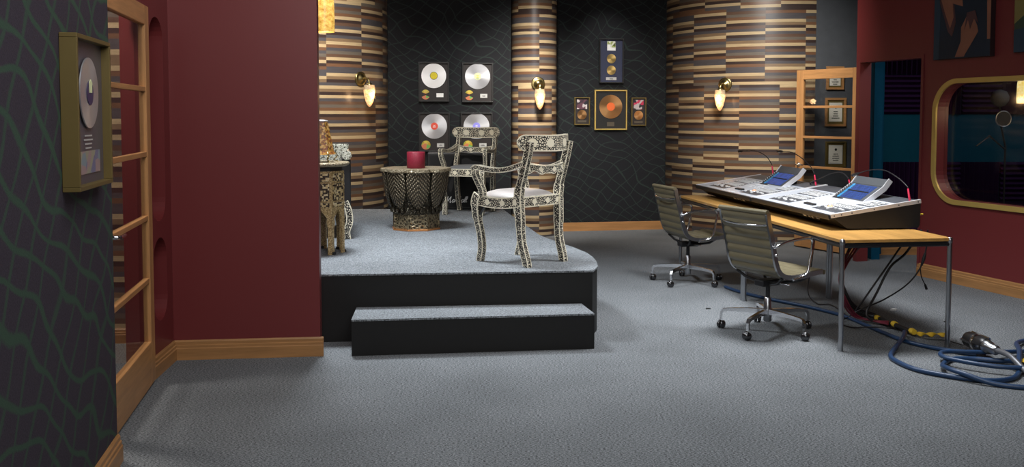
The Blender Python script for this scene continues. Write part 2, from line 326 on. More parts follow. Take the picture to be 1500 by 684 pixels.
# ------------------------------------------------------------------ mesh helpers
class MB:
    def __init__(s): s.v = []; s.f = []; s.uv = []; s.sm = []
    def add(s, vs_, fs_, uvs=None, smooth=False, T=None):
        n = len(s.v)
        s.v += [tuple(T @ Vector(p)) if T else tuple(p) for p in vs_]
        for i, f in enumerate(fs_):
            s.f.append([n+k for k in f]); s.uv.append(uvs[i] if uvs else [(0.5, 0.0)]*len(f)); s.sm.append(smooth)
        return s
    def box(s, a, b, T=None):
        x0, y0, z0 = a; x1, y1, z1 = b
        vs_ = [(x0,y0,z0),(x1,y0,z0),(x1,y1,z0),(x0,y1,z0),(x0,y0,z1),(x1,y0,z1),(x1,y1,z1),(x0,y1,z1)]
        fs_ = [(0,3,2,1),(4,5,6,7),(0,1,5,4),(1,2,6,5),(2,3,7,6),(3,0,4,7)]
        d = (x1-x0, y1-y0, z1-z0); uvs = []
        for ax in ((0,1),(0,1),(0,2),(1,2),(0,2),(1,2)):
            l, sh = (ax[0], ax[1]) if d[ax[0]] >= d[ax[1]] else (ax[1], ax[0])
            f = fs_[len(uvs)]; q = []
            for k in f:
                p = vs_[k]; lo = (x0, y0, z0)
                q.append(((p[sh]-lo[sh])/max(d[sh], 1e-6), p[l]-lo[l]))
            uvs.append(q)
        return s.add(vs_, fs_, uvs, False, T)
    def prism(s, poly, z0, z1, T=None, top=True, bot=True):
        n = len(poly); vs_ = [(p[0], p[1], z0) for p in poly]+[(p[0], p[1], z1) for p in poly]
        fs_ = [(i, (i+1) % n, n+(i+1) % n, n+i) for i in range(n)]
        if top: fs_.append(tuple(range(n, 2*n)))
        if bot: fs_.append(tuple(range(n-1, -1, -1)))
        return s.add(vs_, fs_, None, False, T)
    def lathe(s, prof, seg=24, T=None, smooth=True, cap=True, a0=0.0):
        vs_ = []; fs_ = []; n = len(prof)
        for i in range(seg):
            a = a0+2*PI*i/seg
            for r, z in prof: vs_.append((r*math.cos(a), r*math.sin(a), z))
        for i in range(seg):
            j = (i+1) % seg
            for k in range(n-1): fs_.append((i*n+k, j*n+k, j*n+k+1, i*n+k+1))
        s.add(vs_, fs_, None, smooth, T)
        if cap:
            for k, rev in ((0, True), (n-1, False)):
                if prof[k][0] > 1e-4:
                    ring = [vs_[i*n+k] for i in range(seg)]
                    s.add(ring, [tuple(range(seg-1, -1, -1)) if rev else tuple(range(seg))], None, False, T)
        return s
    def tube(s, pts, r, seg=8, T=None, closed=False):
        pts = [Vector(p) for p in pts]; n = len(pts)
        rr = r if isinstance(r, (list, tuple)) else [r]*n
        up = Vector((0, 0, 1)); vs_ = []; fs_ = []; prev = None
        for i, p in enumerate(pts):
            t = (pts[min(i+1, n-1)]-pts[max(i-1, 0)]).normalized()
            if prev is None:
                a = up if abs(t.dot(up)) < 0.95 else Vector((1, 0, 0)); sd = t.cross(a).normalized()
            else:
                sd = (prev - t*prev.dot(t)); sd = sd.normalized() if sd.length > 1e-6 else t.orthogonal().normalized()
            prev = sd; u2 = t.cross(sd)
            for k in range(seg):
                a = 2*PI*k/seg; vs_.append(tuple(p+(sd*math.cos(a)+u2*math.sin(a))*rr[i]))
        for i in range(n-1):
            for k in range(seg):
                fs_.append((i*seg+k, (i+1)*seg+k, (i+1)*seg+(k+1) % seg, i*seg+(k+1) % seg))
        s.add(vs_, fs_, None, True, T)
        s.add(vs_[:seg], [tuple(range(seg))], None, False, T); s.add(vs_[-seg:], [tuple(range(seg-1, -1, -1))], None, False, T)
        return s
    def sweep(s, pts, a, b, side=(0, 1, 0), T=None):
        """rectangular section: half width a along side, half depth b across; UV u across each face, v metres along"""
        pts = [Vector(p) for p in pts]; n = len(pts); side = Vector(side)
        A = a if isinstance(a, (list, tuple)) else [a]*n; B = b if isinstance(b, (list, tuple)) else [b]*n
        rings = []; L = [0.0]
        for i, p in enumerate(pts):
            t = (pts[min(i+1, n-1)]-pts[max(i-1, 0)]).normalized()
            sd = (side-t*side.dot(t)).normalized(); nn = t.cross(sd).normalized()
            rings.append([tuple(p+sd*A[i]*x+nn*B[i]*y) for x, y in ((-1,-1),(1,-1),(1,1),(-1,1))])
            if i: L.append(L[-1]+(pts[i]-pts[i-1]).length)
        vs_ = [q for r_ in rings for q in r_]; fs_ = []; uvs = []
        for i in range(n-1):
            for k in range(4):
                j = (k+1) % 4
                fs_.append((i*4+k, i*4+j, (i+1)*4+j, (i+1)*4+k)); uvs.append([(0, L[i]), (1, L[i]), (1, L[i+1]), (0, L[i+1])])
        fs_ += [(3, 2, 1, 0), tuple((n-1)*4+k for k in range(4))]; uvs += [[(0, 0), (1, 0), (1, 0.01), (0, 0.01)]]*2
        return s.add(vs_, fs_, uvs, False, T)
    def build(s, name, mat, parent=None, loc=None, rot=None, bevel=0.0, T=None):
        me = bpy.data.meshes.new(name); me.from_pydata(s.v, [], s.f); 
        if len(me.polygons) == len(s.f):
            uvl = me.uv_layers.new(name='UVMap')
            for p, u in zip(me.polygons, s.uv):
                for li, q in zip(p.loop_indices, u): uvl.data[li].uv = q
            me.polygons.foreach_set('use_smooth', s.sm)
        me.materials.append(mat); me.update()
        bm = bmesh.new(); bm.from_mesh(me); bmesh.ops.recalc_face_normals(bm, faces=bm.faces); bm.to_mesh(me); bm.free()
        o = bpy.data.objects.new(name, me); C.objects.link(o)
        if parent: o.parent = parent
        if loc: o.location = loc
        if rot: o.rotation_euler = rot
        if bevel:
            md = o.modifiers.new('bevel', 'BEVEL'); md.width = bevel; md.segments = 2; md.limit_method = 'ANGLE'; md.angle_limit = R(40)
        return o
def sm(pts, n=6, closed=False):
    """Catmull-Rom through points"""
    P = [Vector(p) for p in pts]; out = []
    m = len(P)
    for i in range(m-1):
        p0 = P[max(i-1, 0)]; p1 = P[i]; p2 = P[i+1]; p3 = P[min(i+2, m-1)]
        for k in range(n):
            t = k/n
            out.append(0.5*((2*p1)+(-p0+p2)*t+(2*p0-5*p1+4*p2-p3)*t*t+(-p0+3*p1-3*p2+p3)*t**3))
    out.append(P[-1]); return out
def tag(o, label, cat, group=None, kind=None):
    o['label'] = label; o['category'] = cat
    if group: o['group'] = group
    if kind: o['kind'] = kind
    return o
def thing(name, label, cat, loc=(0, 0, 0), rz=0.0, group=None):
    o = bpy.data.objects.new(name, None); C.objects.link(o); o.empty_display_size = 0.1
    o.location = loc; o.rotation_euler = (0, 0, rz); return tag(o, label, cat, group)
def copy_tree(o, parent=None):
    c = o.copy(); C.objects.link(c); c.parent = parent
    for ch in [x for x in bpy.data.objects if x.parent == o]: copy_tree(ch, c)
    return c
def struct(o): o['kind'] = 'structure'; return o
def cut(o, cutter):
    md = o.modifiers.new('cut', 'BOOLEAN'); md.operation = 'DIFFERENCE'; md.object = cutter; md.solver = 'EXACT'
    bpy.context.view_layer.update()
    me = bpy.data.meshes.new_from_object(o.evaluated_get(bpy.context.evaluated_depsgraph_get()))
    o.modifiers.clear(); o.data = me; bpy.data.objects.remove(cutter)
def stadium(w_, z0, z1, cx, n=14):
    r = w_/2; out = []
    for i in range(n+1): a = PI*i/n; out.append((cx+r*math.cos(a), z1-r+r*math.sin(a)))
    for i in range(n+1): a = PI+PI*i/n; out.append((cx+r*math.cos(a), z0+r+r*math.sin(a)))
    return out
def rrect(x0, z0, x1, z1, r, n=10):
    out = []
    for cx, cz, a0 in ((x1-r, z1-r, 0), (x0+r, z1-r, 90), (x0+r, z0+r, 180), (x1-r, z0+r, 270)):
        for i in range(n+1): a = R(a0+90*i/n); out.append((cx+r*math.cos(a), cz+r*math.sin(a)))
    return out
UP = Matrix(((1, 0, 0, 0), (0, 0, -1, 0), (0, 1, 0, 0), (0, 0, 0, 1)))   # xy-plane prism -> stands in xz, extruded towards -y
def frame_of(p, q):
    """location and z-rotation of a wall whose local x runs p->q"""
    return (p[0], p[1], 0), math.atan2(q[1]-p[1], q[0]-p[0]), math.hypot(q[0]-p[0], q[1]-p[1])
def wall(name, p, q, z0, z1, th, mat):
    """wall face on the line p->q, body on the +y side of the local frame"""
    loc, a, L = frame_of(p, q); o = MB().box((0, 0, z0), (L, th, z1)).build(name, mat, None, loc, (0, 0, a)); return struct(o)
def skirt(name, p, q, h=0.125, prof='ogee'):
    """baseboard standing in front (local -y) of the line p->q"""
    loc, a, L = frame_of(p, q)
    if prof == 'ogee': pr = [(0, 0), (-0.024, 0), (-0.024, h*0.58), (-0.019, h*0.62), (-0.019, h*0.74), (-0.013, h*0.78), (-0.013, h*0.92), (-0.006, h), (0, h)]
    else: pr = [(0, 0), (-0.018, 0), (-0.018, h-0.004), (-0.014, h), (0, h)]
    vs_ = [(0, y, z) for y, z in pr]+[(L, y, z) for y, z in pr]; n = len(pr)
    fs_ = [(i, (i+1) % n, n+(i+1) % n, n+i) for i in range(n)]+[tuple(range(n-1, -1, -1)), tuple(range(n, 2*n))]
    return struct(MB().add(vs_, fs_).build(name, M['pine'], None, loc, (0, 0, a)))
def along(p, q, d, off=0.0):
    v = Vector((q[0]-p[0], q[1]-p[1])).normalized(); n = Vector((-v.y, v.x)); r = Vector(p[:2])+v*d+n*off; return (r.x, r.y)

# ------------------------------------------------------------------ the room
CZ = 3.95
struct(MB().box((-6, -2.2, -0.1), (9, 14.6, 0)).build('floor', M['carpet']))
struct(MB().box((-6, -2.2, CZ), (9, 14.6, CZ+0.1)).build('ceiling', M['ceil']))
LD = Vector((-0.183, 0.983))
def lw(y, off=0.0): t = (y-4.2)/LD.y; return (-1.79+LD.x*t+off*0.983, 4.2+LD.y*t+off*0.183)
nearL = lw(-1.9); farL = lw(4.2)
wall('wall_left', nearL, farL, 0, CZ, 0.16, M['paper_near'])
skirt('baseboard_left', nearL, farL, 0.125)
# door opening on the left, its head, and the red return wall with two arched niches
J0 = (-1.925, 4.22); HINGE = (-2.135, 5.462); SIDE1 = (-2.170, 5.975)
wall('wall_left_head', J0, (HINGE[0], HINGE[1]), 2.185, CZ, 0.16, M['red'])
loc_, a__, Ls = frame_of(HINGE, SIDE1)
sd = struct(MB().prism([(0, 0), (Ls, 0), (Ls, 0.17), (0.13, 0.17), (0, 0.045)], 0, CZ).build('wall_left_return', M['red'], None, loc_, (0, 0, a__)))
for k, (z0, z1) in enumerate(((0.92, 2.16), (0.31, 0.82))):
    poly = stadium(0.27, z0, z1, 0.265)
    cutter = MB().prism(poly, -0.13, 0.05, UP).build('niche_cutter', M['red']); cutter.location = sd.location; cutter.rotation_euler = sd.rotation_euler
    cut(sd, cutter)
a_ = along(HINGE, SIDE1, 0.045); skirt('baseboard_left_return', a_, SIDE1)
RED1 = (-1.251, 6.076)
wall('wall_front_left', SIDE1, RED1, 0, CZ, 0.12, M['red'])
skirt('baseboard_front_left', SIDE1, along(SIDE1, RED1, math.hypot(RED1[0]-SIDE1[0], RED1[1]-SIDE1[1])+0.022))
# passage seen through the glass of the left door
struct(MB().box((0, 0, 0), (1.9, 0.08, CZ)).build('wall_passage_striped', stripes('passage_stripes', 1, (0.2, 0.7), True), None, (-4.56, 6.42, 0), (0, 0, 0)))
wall('wall_passage_red', (-2.66, 6.42), (-1.7, 6.45), 0, CZ, 0.08, M['red'])
skirt('baseboard_passage', (-4.5, 6.42), (-2.2, 6.42), 0.10)
wall('wall_passage_end', (-4.55, 3.0), (-4.55, 6.5), 0, CZ, 0.08, M['red'])
area('passage_fill_light', (-3.1, 5.0, 3.7), (-2.8, 6.4, 1.4), 0.5, 85, (1.0, 0.93, 0.85))  # added fill that brightens the passage behind the door glass, no fixture

area('control_room_fill_light', (6.2, 7.6, 3.7), (5.2, 10.5, 1.2), 0.8, 45, (0.9, 0.92, 1.0))  # added weak fill so the control room wall shows, no fixture

# stage-side walls
wall('wall_stage_left', (-4.1, 6.4), (-4.1, 12.2), 0, CZ, 0.1, M['paper_back'])
WL0, WL1 = (-2.2, 11.80), (-0.012, 12.16)
wall('wall_back_left', WL0, WL1, 0, CZ, 0.12, M['paper_back'])
wall('wall_back_corner', WL1, (-0.012, 12.6), 0, CZ, 0.1, M['paper_back'])
B0 = (-0.2, 12.50); B1 = (2.45, 12.945)
wall('wall_back_right', B0, B1, 0, CZ, 0.12, M['paper_back'])
skirt('baseboard_back', (0.3, 12.584), (2.35, 12.928), 0.115, 'flat')
def round_wall(name, cx, cy, r, phase, seg=96, gain=1.0):
    o = MB().lathe([(r, 0), (r, CZ)], seg, cap=False).build(name, stripes(name+'_veneer', r, phase, gain=gain), None, (cx, cy, 0)); return struct(o)
round_wall('wall_round_left', -2.72, 11.80, 1.16, (0.30, 0.85))
round_wall('wall_round_column', 0.286, 12.33, 0.296, (0.13, 0.53))
round_wall('wall_round_right', 3.49, 12.94, 1.39, (0.19, 0.56))
wall('wall_certificates', (3.712, 11.56), (4.5, 11.62), 0, CZ, 0.1, M['paper_right'])
skirt('baseboard_certificates', (3.712, 11.56), (4.5, 11.62), 0.115)
# right wall with the doorway and the rounded window; local x runs from the far corner towards the camera
W0 = (3.672, 10.085); WD = Vector((0.3138, -0.9495)); W1 = (W0[0]+WD.x*11.0, W0[1]+WD.y*11.0)
def rw(d, off=0.0): return (W0[0]+WD.x*d+WD.y*off, W0[1]+WD.y*d-WD.x*off)     # off > 0 : into the room
wr = wall('wall_right', W0, W1, 0, CZ, 0.13, M['red'])
def place(o, like): o.location = like.location; o.rotation_euler = like.rotation_euler; return o
D0, D1, DT = 0.075, 0.965, 2.12
cut(wr, place(MB().box((D0, -0.3, -0.2), (D1, 0.4, DT)).build('cutter', M['red']), wr))
WX0, WX1, WZ0, WZ1 = 1.135, 3.6, 0.735, 1.905
cut(wr, place(MB().prism(rrect(WX0+0.043, WZ0+0.043, WX1-0.043, WZ1-0.043, 0.257), -0.4, 0.4, UP).build('cutter', M['red']), wr))
skirt('baseboard_right', rw(D1+0.01), rw(9.0), 0.125)
tr = MB()   # thin raised casing round the doorway
tr.box((D0-0.03, -0.012, DT), (D1+0.03, 0.0, DT+0.035)); tr.box((D1, -0.012, 0), (D1+0.03, 0, DT)); tr.box((D0-0.03, -0.012, 0), (D0, 0, DT))
struct(place(tr.build('trim_1', M['red']), wr))
ro = rrect(WX0, WZ0, WX1, WZ1, 0.30, 12); ri = rrect(WX0+0.045, WZ0+0.045, WX1-0.045, WZ1-0.045, 0.255, 12)
n = len(ro); vs_ = []; fs_ = []
for (P_, y) in ((ro, 0.0), (ro, -0.022), (ri, -0.022), (ri, -0.002)):
    vs_ += [(p[0], y, p[1]) for p in P_]
for r_ in range(3):
    for i in range(n): fs_.append((r_*n+i, r_*n+(i+1) % n, (r_+1)*n+(i+1) % n, (r_+1)*n+i))
win = struct(place(MB().add(vs_, fs_, None, False).build('window_1', M['goldframe']), wr))
pane = MB().prism(rrect(WX0+0.045, WZ0+0.045, WX1-0.045, WZ1-0.045, 0.255), -0.095, -0.087, UP).build('window_pane', M['glass_dark'], win)
# control room behind the doorway and the window
CY = 10.52
struct(MB().box((3.90, CY, 0), (8.6, CY+0.1, CZ)).build('wall_control_room', M['teal']))
skirt('baseboard_control_room', (3.93, CY), (7.5, CY), 0.115)
struct(MB().box((3.90, 10.16, 0), (3.99, CY, CZ)).build('wall_control_room_return', M['teal_bright']))
wall('wall_control_room_right', (8.4, CY), (8.4, 2.0), 0, CZ, 0.1, M['teal'])
wall('wall_control_room_front', (8.4, 3.0), (5.6, 3.0), 0, CZ, 0.1, M['teal'])
wall('wall_behind_camera', (8.4, -1.9), (-2.0, -1.9), 0, CZ, 0.1, M['red'])
tp = thing('sound_absorber', 'tall narrow teal fabric sound absorber just inside the doorway', 'sound absorber', (4.02, CY, 0))
MB().box((0, -0.10, 0.02), (0.09, -0.002, 2.6)).build('fabric_face', M['teal_bright'], tp, bevel=0.004)

# ------------------------------------------------------------------ glazed doors
def glazed_door(name, hinge, free, th, far_side, handle, height, bars):
    """local x from the hinge to the free edge"""
    loc, a, L = frame_of(hinge, free)
    d = struct(thing(name, '', '', (loc[0], loc[1], 0.015), a)); del d['label']; del d['category']
    st = 0.105; y0, y1 = (0, th)
    MB().box((0, y0, 0), (st, y1, height)).build('door_stile', M['doorwood'], d, bevel=0.004)
    MB().box((L-st, y0, 0), (L, y1, height)).build('door_stile', M['doorwood'], d, bevel=0.004)
    MB().box((st, y0, height-0.11), (L-st, y1, height)).build('door_rail', M['doorwood_h'], d, bevel=0.004)
    MB().box((st, y0, 0), (L-st, y1, 0.25)).build('door_rail', M['doorwood_h'], d, bevel=0.004)
    for z in bars:
        MB().box((st, y0+0.004, z-0.014), (L-st, y1-0.004, z+0.014)).build('glazing_bar', M['doorwood_h'], d, bevel=0.003)
    MB().box((st, th/2-0.003, 0.25), (L-st, th/2+0.003, height-0.11)).build('door_glass', M['glass'], d)
    for z in (0.42, 1.82):
        h = MB(); h.box((-0.026, handle*0.002, z-0.05), (0.004, handle*0.002+handle*0.006, z+0.05)); h.tube([(-0.008, handle*0.006, z-0.052), (-0.008, handle*0.006, z+0.052)], 0.006)
        h.build('door_hinge', M['steel'], d)
    h = MB(); yy = th/2+handle*(th/2)
    h.lathe([(0.026, 0), (0.026, 0.008), (0.010, 0.012), (0.010, 0.045)], 16, Matrix.Translation((L-0.055, yy, 0.97)) @ Matrix.Rotation(-handle*PI/2, 4, 'X'))
    h.tube([(L-0.055, yy+handle*0.045, 0.97), (L-0.10, yy+handle*0.047, 0.97), (L-0.165, yy+handle*0.043, 0.968)], 0.009)
    h.build('door_handle', M['chrome'], d); return d
# left leaf stands closed: runs from the hinge towards the camera, its room face on the far (+y local) side
glazed_door('door_1', HINGE, along(HINGE, (-1.935, 4.36), 1.08), 0.04, None, 1, 2.175, (0.605, 0.965, 1.33, 1.70))
glazed_door('door_2', (3.845, 10.36), (3.395, 11.18), 0.04, None, 1, 2.075, (0.60, 0.945, 1.295, 1.645))

# ------------------------------------------------------------------ stage and step
SZ = 0.472
stage_line = [(0.569, 6.606), (0.619, 6.80), (0.629, 7.04), (0.617, 7.26), (0.588, 7.47), (0.505, 7.77), (0.405, 8.05), (0.300, 8.36), (0.240, 8.60)]
outl = [(-1.66, 6.405)]+stage_line+[(-0.115, 10.98), (-0.2, 10.98), (-0.2, 11.24), (-1.02, 11.20), (-1.02, 10.95), (-1.86, 10.93), (-2.1, 10.60), (-3.9, 10.60), (-3.9, 6.64), (-1.66, 6.64)]
st = thing('stage', 'large raised stage with black sides and grey carpet top', 'stage', (0, 0, 0))
MB().prism(outl, 0.0, SZ-0.012).build('riser', M['black'], st)
MB().prism([(x+(0.006 if x > 0 else 0), y-(0.006 if y < 7 else 0)) for x, y in outl], SZ-0.012, SZ).build('carpet_top', M['stage_carpet'], st)
sp = thing('step', 'low black step with carpet top in front of the stage', 'step', (0, 0, 0))
so = [(-1.044, 6.060), (0.553, 6.252), (0.49, 6.584), (-1.075, 6.452)]
MB().prism(so, 0.0, 0.228).build('riser', M['black'], sp)
MB().prism([(x, y-(0.004 if y < 6.4 else 0)) for x, y in so], 0.228, 0.240).build('carpet_top', M['stage_carpet'], sp)

# ------------------------------------------------------------------ inlaid armchairs
def inlaid_chair(label, loc, ang, cush):
    """local +x is where the chair faces"""
    t = thing('inlaid_armchair', label, 'chair', (loc[0], loc[1], SZ+0.005), ang, 'bone inlaid armchairs')
    for s_ in (-1, 1):
        MB().sweep(sm([(0.205, s_*0.232, 0.50), (0.232, s_*0.232, 0.44), (0.225, s_*0.228, 0.33), (0.196, s_*0.222, 0.20), (0.190, s_*0.216, 0.10), (0.210, s_*0.212, 0.012), (0.210, s_*0.212, 0.0)], 5),
                   [0.025]*11+[0.021]*20, [0.037]*7+[0.030]*4+[0.024]*20).build('leg', M['inlay'], t)
        MB().sweep(sm([(-0.190, s_*0.218, 0.47), (-0.195, s_*0.214, 0.34), (-0.205, s_*0.208, 0.18), (-0.240, s_*0.204, 0.06), (-0.252, s_*0.202, 0.012), (-0.252, s_*0.202, 0.0)], 4),
                   0.021, [0.032]*6+[0.026]*15).build('leg', M['inlay'], t)
        MB().sweep(sm([(-0.185, s_*0.219, 0.44), (-0.186, s_*0.219, 0.50), (-0.200, s_*0.217, 0.58), (-0.232, s_*0.216, 0.68), (-0.262, s_*0.216, 0.78), (-0.282, s_*0.216, 0.86), (-0.29, s_*0.216, 0.90)], 5),
                   0.0205, [0.034]*10+[0.026]*21).build('back_post', M['inlay'], t)
        MB().sweep(sm([(0.160, s_*0.236, 0.49), (0.166, s_*0.240, 0.54), (0.195, s_*0.250, 0.60), (0.222, s_*0.256, 0.66), (0.212, s_*0.256, 0.700)], 5), 0.020, 0.022).build('arm_support', M['inlay'], t)
        MB().sweep(sm([(0.238, s_*0.256, 0.684), (0.205, s_*0.256, 0.704), (0.10, s_*0.258, 0.694), (-0.03, s_*0.254, 0.690), (-0.14, s_*0.240, 0.708), (-0.235, s_*0.222, 0.742)], 5), 0.021, 0.0185).build('armrest', M['inlay'], t)
        # brackets beneath the rail
        MB().prism([(0.0, 0.0), (0.085, 0.0), (0.055, -0.018), (0.03, -0.05), (0.0, -0.095)], -0.012, 0.012,
                   Matrix.Translation((0.208, s_*0.226, 0.425)) @ Matrix.Rotation(PI, 4, 'Z') @ Matrix.Rotation(PI/2, 4, 'X')).build('bracket', M['inlay'], t)
        b = MB(); b.sweep(sm([(0.232, s_*0.226, 0.462), (0.12, s_*0.230, 0.450), (0.0, s_*0.228, 0.447), (-0.12, s_*0.224, 0.455), (-0.20, s_*0.218, 0.470)], 5), 0.020, 0.040)
        b.build('seat_rail', M['inlay_rail'], t)
    MB().sweep([(0.222, -0.215, 0.462), (0.222, 0.215, 0.462)], 0.020, 0.040, (1, 0, 0)).build('seat_rail', M['inlay_rail'], t)
    MB().sweep([(-0.195, -0.20, 0.462), (-0.195, 0.20, 0.462)], 0.018, 0.038, (1, 0, 0)).build('seat_rail', M['inlay_rail'], t)
    # cushion: domed grid
    g = MB(); vs_ = []; fs_ = []; N_ = 12
    for i in range(N_+1):
        for j in range(N_+1):
            u, v = i/N_*2-1, j/N_*2-1
            hgt = 0.052*(max(0, 1-u**4))**0.5*(max(0, 1-v**4))**0.5
            vs_.append((0.015+u*0.195, v*(0.205+0.006*u), 0.488+hgt))
    for i in range(N_):
        for j in range(N_): k = i*(N_+1)+j; fs_.append((k, k+N_+1, k+N_+2, k+1))
    g.add(vs_, fs_, None, True); g.box((-0.18, -0.2, 0.47), (0.21, 0.2, 0.4885)); g.build('seat_cushion', cush, t)
    # crest tablet: curved board with rounded ends
    pts = []; H_ = []
    for i in range(29):
        u = -1+2*i/28; y = u*0.275; x = -0.325+0.105*abs(u)**2.2
        pts.append((x, y, 0.888+0.006*abs(u))); e_ = max(0.0, (abs(u)-0.80)/0.20); H_.append(max(0.012, 0.060*math.sqrt(max(0, 1-e_*e_*0.93))))
    MB().sweep(pts, H_, 0.0125, (0, 0, 1)).build('crest_rail', M['inlay_wide'], t)
    # scalloped middle rail between the posts
    top = []; bot = []
    for i in range(25):
        u = -1+2*i/24; top.append((u*0.20, 0.725+0.018*(abs(u)**2))); sc = 0.012*math.cos(u*PI*3)-(0.012 if abs(u) < 0.12 else 0)
        bot.append((u*0.20, 0.668+sc+0.012*abs(u)))
    vs_ = []; fs_ = []; uvs = []
    for i in range(25):
        x = -0.262+0.022*(top[i][0]/0.2)**2
        vs_ += [(x, top[i][0], bot[i][1]), (x, top[i][0], top[i][1]), (x-0.018, top[i][0], top[i][1]), (x-0.018, top[i][0], bot[i][1])]
    for i in range(24):
        a, b = top[i][0]+0.2, top[i+1][0]+0.2
        for k in range(4):
            j = (k+1) % 4; fs_.append((i*4+k, i*4+j, (i+1)*4+j, (i+1)*4+k)); uvs.append([(0, a), (1, a), (1, b), (0, b)])
    MB().add(vs_, fs_, uvs).build('back_rail', M['inlay_rail'], t)
    return t
inlaid_chair('bone inlaid armchair at the front edge of the stage seen from behind', (0.062, 7.045), R(137), M['cushion'])
inlaid_chair('bone inlaid armchair facing forward before the black amplifier cabinet', (-0.475, 10.47), R(254), M['cushion_grey'])

# ------------------------------------------------------------------ amplifier cabinet
amp = thing('amplifier_cabinet', 'black amplifier cabinet with white script logo behind the rear chair', 'amplifier', (-0.62, 10.895, SZ), R(3))
MB().box((-0.36, -0.005, 0.0), (0.36, 0.27, 0.66)).build('cabinet_body', M['rubber'], amp, bevel=0.012)
MB().box((-0.335, -0.012, 0.03), (0.335, -0.004, 0.63)).build('grille_cloth', M['cloth'], amp)
lg = MB()
def stroke(x, pts):
    s_ = 0.058
    q = [(x+(px_+py_*0.28)*s_, 0, py_*s_) for px_, py_ in pts]
    lg.tube(sm(q, 4), 0.0042, 5)
stroke(0.00, [(-0.15, -0.05), (0.1, 0.5), (0.28, 1.25)]); stroke(0.016, [(0.0, 1.25), (0.12, 0.1), (0.2, 0.3), (0.62, 1.2)]); stroke(0.052, [(0.0, 1.2), (0.02, 0.2), (0.12, 0.0), (0.3, 0.2)])
def lowa(x): stroke(x, [(0.42, 0.55), (0.15, 0.58), (0.0, 0.25), (0.15, 0.0), (0.36, 0.2), (0.44, 0.55), (0.42, 0.1), (0.6, 0.12)])
lowa(0.078); stroke(0.112, [(0.0, 0.1), (0.08, 0.6), (0.15, 0.45), (0.34, 0.52)]); stroke(0.134, [(0.1, 0.0), (0.32, 0.15), (0.12, 0.5), (0.22, 0.65)])
stroke(0.152, [(0.05, 0.0), (0.18, 1.2), (0.1, 0.3), (0.3, 0.55), (0.38, 0.3), (0.36, 0.0), (0.5, 0.1)]); lowa(0.184)
stroke(0.214, [(0.05, 0.2), (0.26, 0.9), (0.2, 1.2), (0.06, 0.8), (0.08, 0.1), (0.25, 0.1)]); stroke(0.230, [(0.05, 0.2), (0.26, 0.9), (0.2, 1.2), (0.06, 0.8), (0.08, 0.1), (0.35, 0.15)])
lg.build('logo_lettering', M['logo'], amp, loc=(-0.155, -0.014, 0.083))

# ------------------------------------------------------------------ carved drum table with the candle
TX, TY = -0.925, 9.05
dt = thing('carved_table', 'carved metal octagonal table with lobed top and copper foot', 'table', (TX, TY, SZ), R(10))
def octp(r, a0=22.5): return [(r*math.cos(R(a0+45*i)), r*math.sin(R(a0+45*i))) for i in range(8)]
MB().prism(octp(0.243), 0.0, 0.016).build('foot_plate', M['copper'], dt, bevel=0.003)
b = MB(); b.prism(octp(0.226), 0.016, 0.155)
for p in octp(0.228): b.tube([(p[0], p[1], 0.016), (p[0], p[1], 0.155)], 0.008, 6)
b.build('lower_drum', M['carved_drum'], dt)
b = MB(); b.prism(octp(0.238), 0.155, 0.172); b.prism(octp(0.230), 0.172, 0.235); b.lathe([(0.235, 0.235), (0.255, 0.33), (0.275, 0.45), (0.275, 0.555)], 8, smooth=False, a0=R(22.5))
for k in range(24):
    a = R(15*k+7.5); b.lathe([(0.012, 0), (0.016, 0.03), (0.006, 0.055)], 6, Matrix.Translation((0.236*math.cos(a), 0.236*math.sin(a), 0.172)))
b.build('inner_body', M['carved_dark'], dt)
sh = MB(); prof = [(0.108, 0.555), (0.110, 0.46), (0.106, 0.38), (0.090, 0.32), (0.056, 0.255), (0.018, 0.21)]
vs_ = []; fs_ = []
for (hw, z) in prof:
    t_ = (z-0.21)/0.345; off = 0.236+0.066*(t_**0.7)
    vs_ += [(off-0.004, -hw, z), (off+0.014*min(1, t_*4), -hw*0.72, z), (off+0.024*min(1, t_*4+0.2), 0, z), (off+0.014*min(1, t_*4), hw*0.72, z), (off-0.004, hw, z), (off-0.03, 0, z)]
for i in range(len(prof)-1):
    for k in range(6): fs_.append((i*6+k, i*6+(k+1) % 6, (i+1)*6+(k+1) % 6, (i+1)*6+k))
fs_ += [tuple(range(6)), tuple(range(len(vs_)-1, len(vs_)-7, -1))]
for k in range(8):
    MB().add(vs_, fs_).build('shield_panel', M['chevron'], dt, rot=(0, 0, R(45*k)))
out = []
for k in range(8):
    for da, r_ in ((-19, 0.315), (-10, 0.335), (0, 0.340), (10, 0.335), (19, 0.315), (22.5, 0.298)):
        a = R(45*k+da); out.append((r_*math.cos(a), r_*math.sin(a)))
MB().prism(out, 0.555, 0.590).build('table_top', M['toprim'], dt, bevel=0.006)
cd_ = thing('pillar_candle', 'thick dark red pillar candle on the carved octagonal table', 'candle', (TX+0.01, TY-0.08, SZ+0.590))
MB().lathe([(0.084, 0), (0.087, 0.004), (0.087, 0.150), (0.083, 0.156), (0.070, 0.152), (0.03, 0.146), (0.0, 0.145)], 32).build('wax', M['candle'], cd_)
MB().tube([(0, 0, 0.14), (0.001, 0, 0.152), (0.004, 0, 0.16)], 0.0015, 5).build('wick', M['ink'], cd_)

